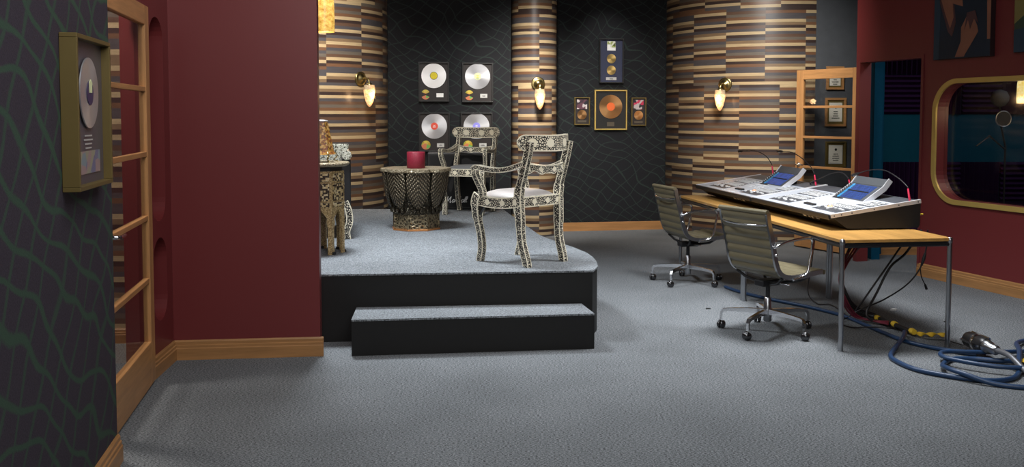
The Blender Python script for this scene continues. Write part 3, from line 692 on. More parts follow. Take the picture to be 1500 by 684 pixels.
# ------------------------------------------------------------------ side table, lamp and settee at the left of the stage
SX, SY = -1.560, 7.50
sdt = thing('inlaid_side_table', 'tall octagonal side table with bone mosaic behind the red wall', 'table', (SX, SY, SZ), R(0))
r_ = 0.222; ap = r_*math.cos(R(22.5)); hw = r_*math.sin(R(22.5))
for k in range(8):
    T = Matrix.Rotation(R(45*k+20), 4, 'Z') @ Matrix.Translation((ap, 0, 0)) @ Matrix.Rotation(PI/2, 4, 'Z')
    poly = [(-hw, 0), (-hw, 0.655), (hw, 0.655), (hw, 0), (hw-0.032, 0), (hw-0.030, 0.20), (hw-0.042, 0.255), (hw-0.034, 0.285), (hw-0.056, 0.315), (0.006, 0.345), (0, 0.362),
            (-0.006, 0.345), (-hw+0.056, 0.315), (-hw+0.034, 0.285), (-hw+0.042, 0.255), (-hw+0.030, 0.20), (-hw+0.032, 0)]
    p_ = MB().prism(poly, -0.018, 0.0, T @ UP @ Matrix.Rotation(0, 4, 'X')).build('side_panel', M['mosaic_edge'], sdt)
    q = MB(); yb = -0.004
    for (z0, z1) in ((0.575, 0.640), (0.425, 0.560), (0.375, 0.412)):
        q.box((-hw+0.018, -0.004, z0), (hw-0.018, 0.002, z1), T @ Matrix.Translation((0, -0.0005, 0)))
    q.build('inlay_band', M['mosaic'], p_)
    MB().box((-hw+0.0, -0.012, 0), (-hw+0.036, 0.022, 0.022), T).build('foot', M['blackmetal'], p_)
MB().prism(octp(0.205, 42.5), 0.655, 0.690).build('neck', M['blackmetal'], sdt)
MB().lathe([(0.0, 0.690), (0.235, 0.690), (0.258, 0.700), (0.262, 0.712), (0.255, 0.722), (0.0, 0.724)], 36).build('table_top', M['toprim'], sdt)
tl = thing('table_lamp', 'small lamp with tapered amber mosaic shade on wire feet', 'lamp', (SX+0.035, SY-0.02, SZ+0.724))
MB().lathe([(0.125, 0.060), (0.112, 0.085), (0.062, 0.325), (0.058, 0.325), (0.108, 0.085), (0.120, 0.060)], 8, smooth=False).build('lamp_shade', M['amber'], tl)
b = MB()
for k in range(6):
    a = R(60*k+12); c_, s_ = math.cos(a), math.sin(a)
    b.tube(sm([(0.045*c_, 0.045*s_, 0.075), (0.10*c_, 0.10*s_, 0.085), (0.135*c_, 0.135*s_, 0.050), (0.110*c_, 0.110*s_, 0.02), (0.14*c_, 0.14*s_, 0.004)], 4), 0.004, 5)
b.tube([(0, 0, 0.05), (0, 0, 0.33)], 0.006, 6)
b.build('wire_stand', M['brass'], tl)
MB().lathe([(0.063, 0.318), (0.065, 0.328), (0.05, 0.330), (0.02, 0.335), (0.0, 0.336)], 8, smooth=False).build('shade_cap', M['silver'], tl)
stt = thing('inlaid_settee', 'dark settee with mother of pearl arm behind the side table', 'settee', (-1.458, 8.30, SZ+0.003), R(11))
for (x, y) in ((0, 0), (0, 0.62), (-1.35, 0), (-1.35, 0.62)):
    MB().sweep(sm([(x-0.02, y, 0.33), (x+0.012, y, 0.25), (x+0.02, y, 0.15), (x-0.006, y, 0.07), (x, y, 0.012), (x, y, 0.0)], 4), 0.030, 0.030).build('leg', M['inlay'], stt)
for x in (0.0, -1.35):
    MB().box((x-0.045, -0.02, 0.28), (x+0.035, 0.64, 0.705)).build('arm_panel', M['blackmetal'], stt, bevel=0.01)
    MB().tube(sm([(x, -0.05, 0.74), (x, 0.2, 0.735), (x, 0.66, 0.74)], 4), 0.042, 14).build('arm_roll', M['mop'], stt)
MB().box((-1.31, 0.0, 0.28), (-0.045, 0.62, 0.42)).build('seat', M['blackmetal'], stt, bevel=0.01)
MB().box((-1.39, 0.60, 0.42), (0.03, 0.66, 0.82)).build('backrest', M['mop'], stt, bevel=0.01)

# ------------------------------------------------------------------ framed records and pictures
def disc(r, th=0.006, seg=40, hole=0.0):
    return MB().lathe([(hole, 0), (r, 0), (r, th), (hole, th)] if hole else [(r, 0), (r, th)], seg, Matrix.Rotation(PI/2, 4, 'X'), smooth=False)
def on_plane(origin, ang, u, z, off):
    """point at u along a wall line, off in front of it"""
    return (origin[0]+math.cos(ang)*u+math.sin(ang)*off, origin[1]+math.sin(ang)*u-math.cos(ang)*off, z)
def picture_frame(name, label, cat, loc, rz, w_, h_, fw, dep, fmat, mmat, group=None, gl=True):
    """hangs with its back at local y = 0, front towards -y, origin at the lower centre"""
    t = thing(name, label, cat, loc, rz, group)
    f = MB(); a = w_/2
    f.box((-a, -dep, 0), (a, 0, fw)); f.box((-a, -dep, h_-fw), (a, 0, h_)); f.box((-a, -dep, fw), (-a+fw, 0, h_-fw)); f.box((a-fw, -dep, fw), (a, 0, h_-fw))
    f.build('frame', fmat, t, bevel=0.002)
    MB().box((-a+fw, -dep*0.45, fw), (a-fw, -0.002, h_-fw)).build('backing_mat', mmat, t)
    return t
def at_frame(t, name, mb, mat, x, y, z): return mb.build(name, mat, t, loc=(x, y, z))
def text_lines(w_, n, h):
    m = MB()
    for i in range(n):
        l = w_*(0.35+0.5*random.random()); m.box((-l/2, -0.0012, -i*h), (l/2, 0, -i*h+h*0.35))
    return m
aL = math.atan2(WL1[1]-WL0[1], WL1[0]-WL0[0]); aR = math.atan2(B1[1]-B0[1], B1[0]-B0[0])
def u_for(px, O, ang):
    k = (px-750)/1380.0/0.99851
    return (k*O[1]-O[0])/(math.cos(ang)-k*math.sin(ang))
# four records on the left back wall
recs = [(613.5, 658, 91.5, 149, 'lp_glare', 'lbl_yellow', 'black framed silver record with painted white glare and yellow label, topmost left of four', 'plaque_white', 'split'),
        (677, 722, 92.5, 150, 'lp_silver', 'lbl_pale', 'black framed silver record with pale yellow and green label above the rear chair', 'plaque', 'split'),
        (613.5, 659, 165, 222, 'lp_silver', 'lbl_red', 'black framed silver record with red label behind the candle', 'plaque', 'cd'),
        (674.5, 721, 165, 222, 'lp_silver', 'lbl_blue', 'black framed silver record with blue violet label partly behind the rear chair', 'plaque', 'cd')]
for x0, x1, y0, y1, dm, lm, lab, pm, cdk in recs:
    u0, u1 = u_for(x0, WL0, aL), u_for(x1, WL0, aL); yy = WL0[1]+math.sin(aL)*(u0+u1)/2
    z1_, z0_ = EYE+(168-y0)/1380*yy*1.0, EYE+(168-y1)/1380*yy
    W_, H_ = u1-u0, z1_-z0_
    t = picture_frame('framed_record', lab, 'framed record', on_plane(WL0, aL, (u0+u1)/2, z0_, 0.001), aL, W_, H_, 0.016, 0.035, M['mat_black'], M['mat_brown'], 'platinum records behind the stage')
    zc = H_*0.655
    at_frame(t, 'record_disc', disc(W_*0.405), M[dm], 0, -0.017, zc)
    lb = at_frame(t, 'record_label', disc(W_*0.115, 0.0015), M[lm], 0, -0.0235, zc)
    if dm == 'lp_glare': at_frame(t, 'label_ring', MB().lathe([(W_*0.112, 0), (W_*0.128, 0), (W_*0.128, 0.0012), (W_*0.112, 0.0012)], 32, Matrix.Rotation(PI/2, 4, 'X'), False, False), M['ink'], 0, -0.0235, zc)
    else: at_frame(t, 'label_print', text_lines(W_*0.16, 2, 0.02), M['lbl_yellow'] if lm == 'lbl_pale' else M['plaque_white'], 0, -0.0252, zc+0.006)
    if lm == 'lbl_pale': at_frame(t, 'label_print', text_lines(W_*0.16, 2, 0.014), plain('green_print', (0.05, 0.22, 0.10)), 0, -0.0252, zc-0.022)
    if cdk == 'cd': at_frame(t, 'small_disc', disc(W_*0.145, 0.004, 28, 0.008), M['cd'], -W_*0.27, -0.017, H_*0.17)
    else:
        m_ = MB()
        for q in (0, 180):
            fan = [(0, 0)]+[(W_*0.14*math.cos(R(q+25+13*i)), W_*0.14*math.sin(R(q+25+13*i))) for i in range(11)]
            m_.prism([(x, y+(0.008 if q == 0 else -0.008)) for x, y in fan], 0, 0.004, UP)
        at_frame(t, 'small_disc', m_, M['cd'], -W_*0.27, -0.017, H_*0.18)
    at_frame(t, 'plaque', MB().box((-W_*0.115, -0.003, -H_*0.05), (W_*0.115, 0, H_*0.05)), M[pm], W_*0.2, -0.016, H_*0.165)
    if pm == 'plaque': at_frame(t, 'plaque_print', text_lines(W_*0.17, 2, 0.013), M['ink'], W_*0.2, -0.0192, H_*0.17)
# four pieces on the right back wall
def back_right(x0, x1, y0, y1, name, label, cat, fw, dep, fm, mm):
    u0, u1 = u_for(x0, B0, aR), u_for(x1, B0, aR); yy = B0[1]+math.sin(aR)*(u0+u1)/2
    z1_, z0_ = EYE+(168-y0)/1380*yy, EYE+(168-y1)/1380*yy
    return picture_frame(name, label, cat, on_plane(B0, aR, (u0+u1)/2, z0_, 0.001), aR, u1-u0, z1_-z0_, fw, dep, M[fm], M[mm]), u1-u0, z1_-z0_
t, W_, H_ = back_right(876.5, 911.5, 57.5, 122, 'framed_record', 'tall navy framed award with two small gold discs above the gold record', 'framed record', 0.014, 0.04, 'mat_black', 'mat_navy')
at_frame(t, 'picture', MB().box((-0.058, -0.003, -0.062), (0.058, 0, 0.062)), M['plaque_white'], 0, -0.019, H_*0.835)
at_frame(t, 'picture_print', MB().box((-0.015, -0.0015, -0.02), (0.056, 0, 0.060)).box((-0.056, -0.0015, 0.02), (-0.02, 0, 0.06)), M['picture_c'], 0, -0.0222, H_*0.835)
for zf in (0.55, 0.29):
    at_frame(t, 'gold_disc', disc(0.062, 0.004, 32, 0.008), M['lp_gold'], 0, -0.019, H_*zf)
at_frame(t, 'plaque', MB().box((-0.072, -0.003, -0.018), (0.072, 0, 0.018)), M['plaque'], 0, -0.018, H_*0.10)
at_frame(t, 'plaque_print', text_lines(0.11, 2, 0.012), M['ink'], 0, -0.0214, H_*0.105)
t, W_, H_ = back_right(870, 917, 132, 190, 'framed_record', 'gold framed bronze record with orange label in the middle of the wall group', 'framed record', 0.015, 0.04, 'goldframe', 'mat_black')
at_frame(t, 'record_disc', disc(W_*0.355), M['lp_bronze'], 0.0, -0.019, H_*0.58)
at_frame(t, 'record_label', disc(W_*0.125, 0.0015), M['lbl_orange'], 0.0, -0.0255, H_*0.58)
at_frame(t, 'plaque', MB().box((-0.05, -0.003, -0.028), (0.05, 0, 0.028)), M['plaque_dull'], 0.0, -0.018, H_*0.14)
for x0, x1, y0, y1, lab, pm in ((840.5, 863, 142.5, 183, 'small gold framed award with dark picture left of the bronze record', 'picture_a'), (923.5, 945, 143, 184, 'small gold framed award with red picture right of the bronze record', 'picture_b')):
    t, W_, H_ = back_right(x0, x1, y0, y1, 'framed_record', lab, 'framed record', 0.013, 0.035, 'oldgold', 'mat_brown')
    t['group'] = 'small awards beside the bronze record'
    at_frame(t, 'picture', MB().box((-W_*0.33, -0.003, -H_*0.17), (W_*0.33, 0, H_*0.17)), M[pm], 0, -0.0165, H_*0.745)
    at_frame(t, 'small_disc', disc(W_*0.30, 0.004, 30, 0.006), M['lp_bronze'], 0, -0.0165, H_*0.37)
    at_frame(t, 'plaque', MB().box((-W_*0.28, -0.003, -0.014), (W_*0.28, 0, 0.014)), M['plaque_dull'], 0, -0.0165, H_*0.13)
# platinum award on the near left wall
nl = math.atan2(farL[1]-nearL[1], farL[0]-nearL[0])
def lwp(y, off): v = Vector((farL[0]-nearL[0], farL[1]-nearL[1])).normalized(); p = lw(y); return (p[0]+v.y*off, p[1]-v.x*off)
P = lwp(3.70, 0.001)
t = picture_frame('framed_record', 'gold boxed platinum record award on the near dark wallpaper wall', 'framed record', (P[0], P[1], 1.285), nl, 0.52, 0.585, 0.017, 0.062, M['oldgold'], M['mat_violet'])
at_frame(t, 'record_disc', disc(0.138, 0.005, 56), M['lp_silver'], 0, -0.034, 0.370)
at_frame(t, 'record_label', disc(0.048, 0.002), M['lbl_dark'], 0, -0.040, 0.370)
at_frame(t, 'label_print', MB().prism([(-0.018, 0.0), (0.018, 0.0), (0.022, 0.04), (0.0, 0.052), (-0.02, 0.04)], 0, 0.002, UP), M['lbl_pale'], 0, -0.0425, 0.371)
at_frame(t, 'plaque', text_lines(0.16, 4, 0.016), M['plaque'], 0, -0.030, 0.20)
at_frame(t, 'photo_row', MB().box((-0.17, -0.003, 0), (0.17, 0, 0.088)), M['photo_strip'], 0, -0.029, 0.055)

# certificates behind the open door
for (x0, x1, y0, y1, pw, lab) in ((1207.5, 1233, 98, 131.5, 0, 'wooden framed certificate, highest of three seen through the open door'),
                                  (1206.5, 1237, 143.5, 185, 1, 'wooden framed certificate, middle of three seen through the open door'),
                                  (1208, 1238, 207, 245, 2, 'brown framed certificate with a crest, lowest of three behind the open door')):
    O = (3.712, 11.56); ac = math.atan2(0.06, 0.788); u0, u1 = u_for(x0, O, ac), u_for(x1, O, ac)
    z1_, z0_ = EYE+(168-y0)/1380*11.6, EYE+(168-y1)/1380*11.6; W_, H_ = u1-u0, z1_-z0_
    t = picture_frame('framed_certificate', lab, 'certificate', on_plane(O, ac, (u0+u1)/2, z0_, 0.001), ac, W_, H_, 0.028 if pw < 2 else 0.02, 0.025, M['pine'] if pw < 2 else M['oldgold'], M['oldgold'], 'framed certificates on the dark wall')
    if pw == 2: at_frame(t, 'mat_rim', MB().box((-W_*0.34, -0.002, -H_*0.36), (W_*0.34, 0, H_*0.36)), M['plaque'], 0, -0.012, H_*0.5)
    at_frame(t, 'paper', MB().box((-W_*0.31, -0.002, -H_*0.33), (W_*0.31, 0, H_*0.33)), M['paper'], 0, -0.0145, H_*0.5)
    at_frame(t, 'writing', text_lines(W_*0.5, 4, 0.026), M['ink'], 0, -0.017, H_*0.5)
    at_frame(t, 'crest', disc(0.016, 0.001, 14), M['ink'], 0, -0.0166, H_*0.5+0.06)

# paintings on the right wall
def slab(pts, d=0.0012): return MB().prism(pts, 0, d, UP)
def flesh(name, c): return plain(name, c, 0.6, var=0.3, scale=6)
def painting(d0, d1, z0, z1, label, kind):
    t = thing('canvas_painting', label, 'painting', (*rw((d0+d1)/2, 0.002), z0), math.atan2(WD.y, WD.x), 'large canvas paintings')
    W_ = d1-d0; H_ = z1-z0; a = W_/2
    bg = plain('painting_ground_'+kind, (0.006, 0.016, 0.032) if kind == 'a' else (0.03, 0.05, 0.03), 0.55, var=0.6, scale=4)
    MB().box((-a, -0.055, 0), (a, 0, H_)).build('canvas', plain('canvas_edge_'+kind, (0.02, 0.008, 0.010), 0.6), t, bevel=0.003)
    p = MB().box((-a+0.002, -0.0565, 0.004), (a-0.002, -0.0552, H_-0.004)).build('painted_face', bg, t)
    f1, f2, f3 = flesh('skin_paint_'+kind, (0.25, 0.10, 0.06)), flesh('dusky_paint_'+kind, (0.075, 0.030, 0.032)), flesh('grey_blue_paint_'+kind, (0.018, 0.040, 0.065))
    def dab(nm, pts, m, lay): slab([(-a+x*W_, y*H_) for x, y in pts]).build(nm, m, t, loc=(0, -0.0566-0.0013*lay, 0))
    if kind == 'a':
        dab('brush_shape', [(0.0, 0.0), (0.10, 0.0), (0.12, 0.35), (0.05, 0.6), (0.0, 0.62)], f3, 0)
        dab('brush_shape', [(0.10, 0.42), (0.26, 0.20), (0.34, 0.16), (0.40, 0.26), (0.34, 0.50), (0.10, 0.60)], f2, 0)
        dab('brush_shape', [(0.08, 0.50), (0.20, 0.34), (0.30, 0.22), (0.36, 0.30), (0.34, 0.40), (0.52, 0.37), (0.50, 0.48), (0.42, 0.62), (0.40, 0.80), (0.2, 0.85), (0.05, 0.7)], f1, 1)
        dab('brush_shape', [(0.40, 0.01), (0.50, 0.12), (0.50, 0.22), (0.60, 0.30), (0.72, 0.28), (0.78, 0.22), (0.80, 0.18), (0.66, 0.08), (0.60, 0.04), (0.56, 0.01)], f1, 1)
        dab('brush_shape', [(0.56, 0.20), (0.60, 0.32), (0.74, 0.33), (0.80, 0.24), (0.72, 0.27), (0.66, 0.20), (0.62, 0.27)], f2, 2)
        dab('brush_shape', [(0.95, 0.12), (1.0, 0.12), (1.0, 0.7), (0.92, 0.6), (0.94, 0.3)], f1, 0)
        dab('brush_shape', [(0.60, 0.42), (0.90, 0.40), (0.92, 0.62), (0.62, 0.66)], f3, 0)
    else:
        dab('brush_shape', [(0.0, 0.2), (0.2, 0.28), (0.3, 0.6), (0.1, 0.7), (0.0, 0.5)], flesh('olive_paint', (0.20, 0.16, 0.05)), 0)
        dab('brush_shape', [(0.0, 0.0), (0.5, 0.0), (0.4, 0.18), (0.0, 0.16)], f3, 0)
        dab('brush_shape', [(0.4, 0.3), (0.8, 0.2), (0.9, 0.7), (0.5, 0.8)], f1, 1)
    return t
painting(1.175, 1.845, 2.085, 3.35, 'large dark blue painting with flesh toned figure shapes above the window', 'a')
painting(2.10, 2.80, 2.10, 3.30, 'painting at the far right edge, mostly outside the view', 'b')

# ------------------------------------------------------------------ lamps
def sconce(label, px, pz, nx, ny):
    """wall lamp: back plate at the point (px) with outward normal (nx, ny)"""
    t = thing('wall_sconce', label, 'wall lamp', (px[0], px[1], pz), math.atan2(ny, nx)+PI/2, 'brass wall sconces with tapered glass shades')
    Q = Matrix.Rotation(PI/2, 4, 'X')
    MB().lathe([(0.088, -0.004), (0.088, 0.010), (0.074, 0.018), (0.066, 0.014), (0.052, 0.028), (0.034, 0.036), (0.020, 0.050), (0.0, 0.052)], 32, Q).build('back_plate', M['brass'], t)
    b = MB(); b.tube(sm([(0, -0.045, 0), (0, -0.095, 0.008), (0, -0.135, -0.015), (-0.004, -0.150, -0.055)], 5), 0.011, 10)
    b.lathe([(0.012, 0.0), (0.030, -0.012), (0.036, -0.03), (0.034, -0.034)], 20, Matrix.Translation((-0.004, -0.150, -0.045)))
    b.build('arm', M['brass'], t)
    sh_ = MB().lathe([(0.062, -0.072), (0.066, -0.110), (0.068, -0.128)], 24, Matrix.Translation((-0.004, -0.150, 0)), cap=False).build('shade_collar', M['shade_up'], t)
    MB().lathe([(0.067, -0.128), (0.066, -0.16), (0.058, -0.21), (0.044, -0.265), (0.026, -0.305), (0.008, -0.325), (0.0, -0.328)], 24, Matrix.Translation((-0.004, -0.150, 0))).build('lamp_shade', M['shade'], t)
    l = bpy.data.lights.new('sconce_bulb', 'POINT'); l.energy = 3.5; l.color = (1.0, 0.60, 0.30); l.shadow_soft_size = 0.04
    o = bpy.data.objects.new('sconce_bulb', l); C.objects.link(o); o.parent = t; o.location = (-0.004, -0.26, -0.20)
    return t
def on_cyl(cx, cy, r, px, py):
    k = (px-750)/1380.0/0.99851
    A = 1+k*k; Bq = -2*(k*cx+cy); Cq = cx*cx+cy*cy-r*r; Y = (-Bq-math.sqrt(Bq*Bq-4*A*Cq))/(2*A); X = k*Y
    return (X, Y), EYE+(168-py)/1380*Y, (X-cx)/r, (Y-cy)/r
p, z, nx, ny = on_cyl(-2.72, 11.80, 1.16, 529, 116); sconce('glowing sconce on the round wall at the left of the stage', p, z, nx, ny)
p, z, nx, ny = on_cyl(0.286, 12.33, 0.296, 788, 123); sconce('glowing sconce on the slim round column in the middle', p, z, nx, ny)
p, z, nx, ny = on_cyl(3.49, 12.94, 1.39, 1061, 124); sconce('glowing sconce on the wide round wall at the right', p, z, nx, ny)
def pendant(label, loc, drop, h, r, mat, watts):
    t = thing('pendant_lamp', label, 'pendant lamp', (loc[0], loc[1], loc[2]), 0)
    MB().lathe([(r*0.98, 0.0), (r, h*0.15), (r*0.97, h*0.5), (r*0.85, h*0.8), (r*0.55, h*0.95), (0.03, h)], 28).build('lamp_shade', mat, t)
    MB().lathe([(0.035, h-0.005), (0.035, h+0.05), (0.012, h+0.07)], 16).build('socket', M['brass'], t)
    MB().tube([(0, 0, h+0.06), (0, 0, drop)], 0.004, 6).build('cord', M['ink'], t)
    MB().lathe([(0.06, drop-0.03), (0.06, drop)], 20).build('ceiling_rose', M['brass'], t)
    if watts:
        l = bpy.data.lights.new('pendant_bulb', 'POINT'); l.energy = watts; l.color = (1.0, 0.72, 0.38); l.shadow_soft_size = 0.05
        o = bpy.data.objects.new('pendant_bulb', l); C.objects.link(o); o.parent = t; o.location = (0, 0, -0.06)
    return t
pendant('amber glass pendant lamp hanging at the edge of the red wall', (-1.505, 7.60, 2.232), CZ-2.232, 0.42, 0.083, M['pendant'], 3)
pendant('glowing pendant lamp inside the control room behind the window', (4.775, 8.72, 1.675), CZ-1.675, 0.34, 0.105, emit_shade('yellow_pendant_glass', (0.9, 0.60, 0.12), (1.0, 0.86, 0.45), 1.3), 4)

# ------------------------------------------------------------------ control room: foam tiles, microphone
def foam_tile(x, z, s_, vert):
    m = MB(); n_ = 8; w_ = s_/n_
    for i in range(n_):
        a, b = i*w_, (i+1)*w_
        if vert: vs_ = [(a, 0, 0), (b, 0, 0), ((a+b)/2, -0.05, 0), (a, 0, s_), (b, 0, s_), ((a+b)/2, -0.05, s_)]
        else: vs_ = [(0, 0, a), (0, 0, b), (0, -0.05, (a+b)/2), (s_, 0, a), (s_, 0, b), (s_, -0.05, (a+b)/2)]
        m.add(vs_, [(0, 1, 2), (5, 4, 3), (0, 3, 4, 1), (1, 4, 5, 2), (2, 5, 3, 0)])
    o = m.build('acoustic_foam_tile', M['foam'], None, (x, CY-0.001, z))
    return o
s_ = 0.44
rows = [(0.16, 'below'), (0.16+s_+0.004, 'below'), (1.575, 'above'), (1.575+s_+0.004, 'above')]
for ri_, (z, w_) in enumerate(rows):
    for c_ in range(8):
        o = foam_tile(4.12+c_*(s_+0.004), z, s_, (ri_+c_) % 2 == 1)
        tag(o, 'ridged purple foam tile on the control room wall %s the teal band' % w_, 'foam tile', 'foam tiles %s the teal band' % w_)
mx, my = 4.83, 9.35
ms = thing('studio_microphone', 'black foam covered microphone with round pop screen in the control room', 'microphone', (mx, my, 0), 0)
b = MB(); b.tube([(0.12, 0.1, 0.02), (0.12, 0.1, 1.25)], 0.010, 8); b.tube([(0.12, 0.1, 1.22), (-0.10, -0.02, 1.36), (-0.24, -0.04, 1.26)], 0.008, 8)
for k in range(3): a = R(120*k+30); b.tube([(0.12, 0.1, 0.10), (0.12+0.28*math.cos(a), 0.1+0.28*math.sin(a), 0.012)], 0.009, 8)
b.build('stand', M['blackmetal'], ms)
MB().lathe([(0.0, -0.085), (0.05, -0.07), (0.082, -0.02), (0.085, 0.02), (0.06, 0.07), (0.0, 0.09)], 24, Matrix.Translation((0, 0, 1.73))).build('foam_windscreen', plain('grey_black_foam', (0.045, 0.048, 0.055), 0.9), ms)
b = MB(); b.tube(sm([(0.0, 0.0, 1.66), (0.05, 0.05, 1.45), (0.12, 0.1, 1.25)], 4), 0.010, 8); b.build('shock_mount', M['blackmetal'], ms)
ring = [(-0.01+0.075*math.cos(R(15*i)), -0.10, 1.53+0.075*math.sin(R(15*i))) for i in range(25)]
MB().tube(ring, 0.005, 6).build('pop_screen_ring', M['steel'], ms)
MB().lathe([(0.0, 0), (0.073, 0), (0.073, 0.003), (0, 0.003)], 24, Matrix.Translation((-0.01, -0.099, 1.53)) @ Matrix.Rotation(PI/2, 4, 'X'), False).build('pop_screen_mesh', M['cloth'], ms)

# ------------------------------------------------------------------ desks
DA = R(7.6); DO = (2.186, 6.195)
def dk(u, v): return (DO[0]+u*math.cos(DA)-v*math.sin(DA), DO[1]+u*math.sin(DA)+v*math.cos(DA))
def desk(label, v0):
    p = dk(0, v0); t = thing('desk', label, 'desk', (p[0], p[1], 0), DA, 'pair of wood topped chrome desks')
    U, V = 0.765, 1.70
    for (x, y) in ((0, 0), (U, 0), (0, V), (U, V)):
        b = MB(); b.tube([(x, y, 0.012), (x, y, 0.722)], 0.0165, 14); b.lathe([(0.019, 0.0), (0.019, 0.012)], 14, Matrix.Translation((x, y, 0)))
        b.lathe([(0.0, 0.75), (0.012, 0.747), (0.0185, 0.738), (0.019, 0.722), (0.0165, 0.712)], 14, Matrix.Translation((x, y, 0)))
        b.build('leg', M['steel'], t)
    b = MB()
    for (a, c) in (((0, 0), (U, 0)), ((U, 0), (U, V)), ((U, V), (0, V)), ((0, V), (0, 0))):
        b.tube([(a[0], a[1], 0.700), (c[0], c[1], 0.700)], 0.0125, 10)
    b.build('frame_tube', M['blackmetal'], t)
    b = MB(); b.box((0.006, -0.002, 0.690), (U-0.006, 0.010, 0.722)); b.box((0.006, V-0.010, 0.690), (U-0.006, V+0.002, 0.722)); b.box((-0.004, 0.01, 0.690), (0.008, V-0.01, 0.722)); b.box((U-0.008, 0.01, 0.690), (U+0.004, V-0.01, 0.722))
    b.build('apron', M['blackmetal'], t)
    MB().box((-0.010, -0.010, 0.722), (U+0.012, V+0.010, 0.745)).build('desk_top', M['desk'], t, bevel=0.003)
    return t
desk('wood topped desk with chrome legs nearer the camera under the mixing console', 0.0)
desk('wood topped desk with chrome legs farther back beside the round wall', 1.745)

# ------------------------------------------------------------------ mixing consoles
ca = math.atan2(0.10, 0.68)
S = Matrix.Translation((0, 0, 0.105)) @ Matrix.Rotation(-ca, 4, 'Y')
CL = 1.465
def console(label, v0):
    p = dk(0.15, v0); t = thing('mixing_console', label, 'mixing console', (p[0], p[1], 0.745), DA, 'pair of digital mixing consoles')
    Yr = Matrix(((1, 0, 0, 0), (0, 0, 1, 0), (0, 1, 0, 0), (0, 0, 0, 1)))       # xz profile -> extruded along y
    bp = [(0.006, 0.098), (0.006, 0.085), (0.035, 0.080), (0.130, 0.012), (0.66, 0.012), (0.675, 0.03), (0.68, 0.200)]
    MB().prism(bp, 0.012, CL-0.012, Yr).build('console_body', M['con_black'], t)
    b = MB()
    for y in (0.12, CL-0.2): b.box((0.16, y, 0.0), (0.24, y+0.08, 0.0125)); b.box((0.56, y, 0.0), (0.64, y+0.08, 0.0125))
    b.build('console_foot', M['rubber'], t)
    # end cheeks with a silver rim and rivets
    for y in (0.0, CL-0.012):
        c_ = MB().prism([(0.0, 0.104), (0.0, 0.080), (0.035, 0.078), (0.130, 0.010), (0.67, 0.010), (0.682, 0.03), (0.686, 0.203)], y, y+0.012, Yr).build('end_cheek', M['con_black'], t)
        MB().box((0, y-0.003, -0.018), (0.694, y+0.015, 0.009), S).build('cheek_rim', M['silver'], c_)
        r_ = MB()
        for x in (0.025, 0.08, 0.16, 0.33, 0.52, 0.67):
            r_.lathe([(0.005, 0), (0.005, 0.002), (0, 0.003)], 8, S @ Matrix.Translation((x, y-0.003 if y == 0 else y+0.015, -0.005)) @ Matrix.Rotation(PI/2 if y == 0 else -PI/2, 4, 'X'))
        r_.build('rivet', M['ink'], c_)
    MB().box((-0.012, 0.012, -0.030), (0.012, CL-0.012, 0.006), S).build('front_lip', M['con_black'], t, bevel=0.004)
    MB().box((0.012, 0.014, -0.004), (0.520, CL-0.014, 0.003), S).build('control_surface', M['con_panel'], t)
    MB().box((0.520, 0.014, -0.004), (0.686, CL-0.014, 0.004), S).build('rear_panel', M['con_grey'], t)
    # dark channel blocks on the surface
    blocks = [(0.07, 0.06, 0.46, 0.30), (0.07, 0.86, 1.26, 0.30)]
    for (u0, v0_, v1_, u1) in blocks+[(0.33, 0.06, 0.26, 0.48), (0.33, 0.92, 1.28, 0.48)]: MB().box((u0, v0_, 0.003), (u1, v1_, 0.0045), S).build('channel_block', M['con_grey'], t)
    rnd = random.Random(5)
    # faders: a slot and a cap for each
    for (va, n_) in ((0.085, 12), (0.885, 12)):
        for i in range(n_):
            y = va+i*0.0305; u = 0.10+0.05*rnd.random()
            f = MB().box((0.085, y-0.001, 0.0045), (0.185, y+0.001, 0.0052), S).build('fader', M['rubber'], t)
            MB().box((u, y-0.006, 0.005), (u+0.020, y+0.006, 0.013), S).build('fader_cap', M['con_white'], f)
    k = MB()
    for u in (0.20, 0.222, 0.244, 0.272):
        for (va, n_) in ((0.085, 12), (0.885, 12)):
            for i in range(n_): y = va+i*0.0305; k.box((u, y-0.009, 0.0045), (u+0.011, y+0.009, 0.009), S)
    for u in (0.345, 0.375, 0.405, 0.440):
        for (va, n_) in ((0.075, 6), (0.93, 11)):
            for i in range(n_): y = va+i*0.031; k.box((u, y-0.010, 0.0045), (u+0.014, y+0.010, 0.010), S)
    for u in (0.03, 0.27, 0.31, 0.36):
        for i in range(11):
            y = 0.50+i*0.031
            if rnd.random() < 0.8: k.box((u, y-0.008, 0.003), (u+0.012, y+0.008, 0.008), S)
    o = k.build('key_rows', M['con_white'], t); o['kind'] = 'stuff'
    MB().box((0.115, 0.53, 0.003), (0.150, 0.69, 0.016), S).build('palm_bar', M['con_black'], t, bevel=0.003)
    MB().lathe([(0.030, 0.003), (0.030, 0.007), (0.024, 0.008)], 24, S @ Matrix.Translation((0.165, 0.335, 0))).build('trackball_ring', M['silver'], t)
    MB().lathe([(0.022, 0.004), (0.020, 0.014), (0.012, 0.021), (0, 0.024)], 20, S @ Matrix.Translation((0.165, 0.335, 0))).build('trackball', M['knob_orange'], t)
    # sockets on the sloping front
    nrm = math.atan2(0.068, 0.095)
    Fq = Matrix.Translation((0.078, 0, 0.049)) @ Matrix.Rotation(nrm, 4, 'Y')
    for y, w_ in ((0.36, 0.022), (0.44, 0.014), (0.50, 0.014), (0.58, 0.022)):
        MB().box((-0.010, y-w_, -0.006), (0.008, y+w_, 0.002), Fq).build('socket', M['silver'], t, bevel=0.002)
    # screen pod: lower screen section, upper meter section
    y0, y1 = 0.33, 0.81
    lo_a = math.atan2(0.105, 0.150); 
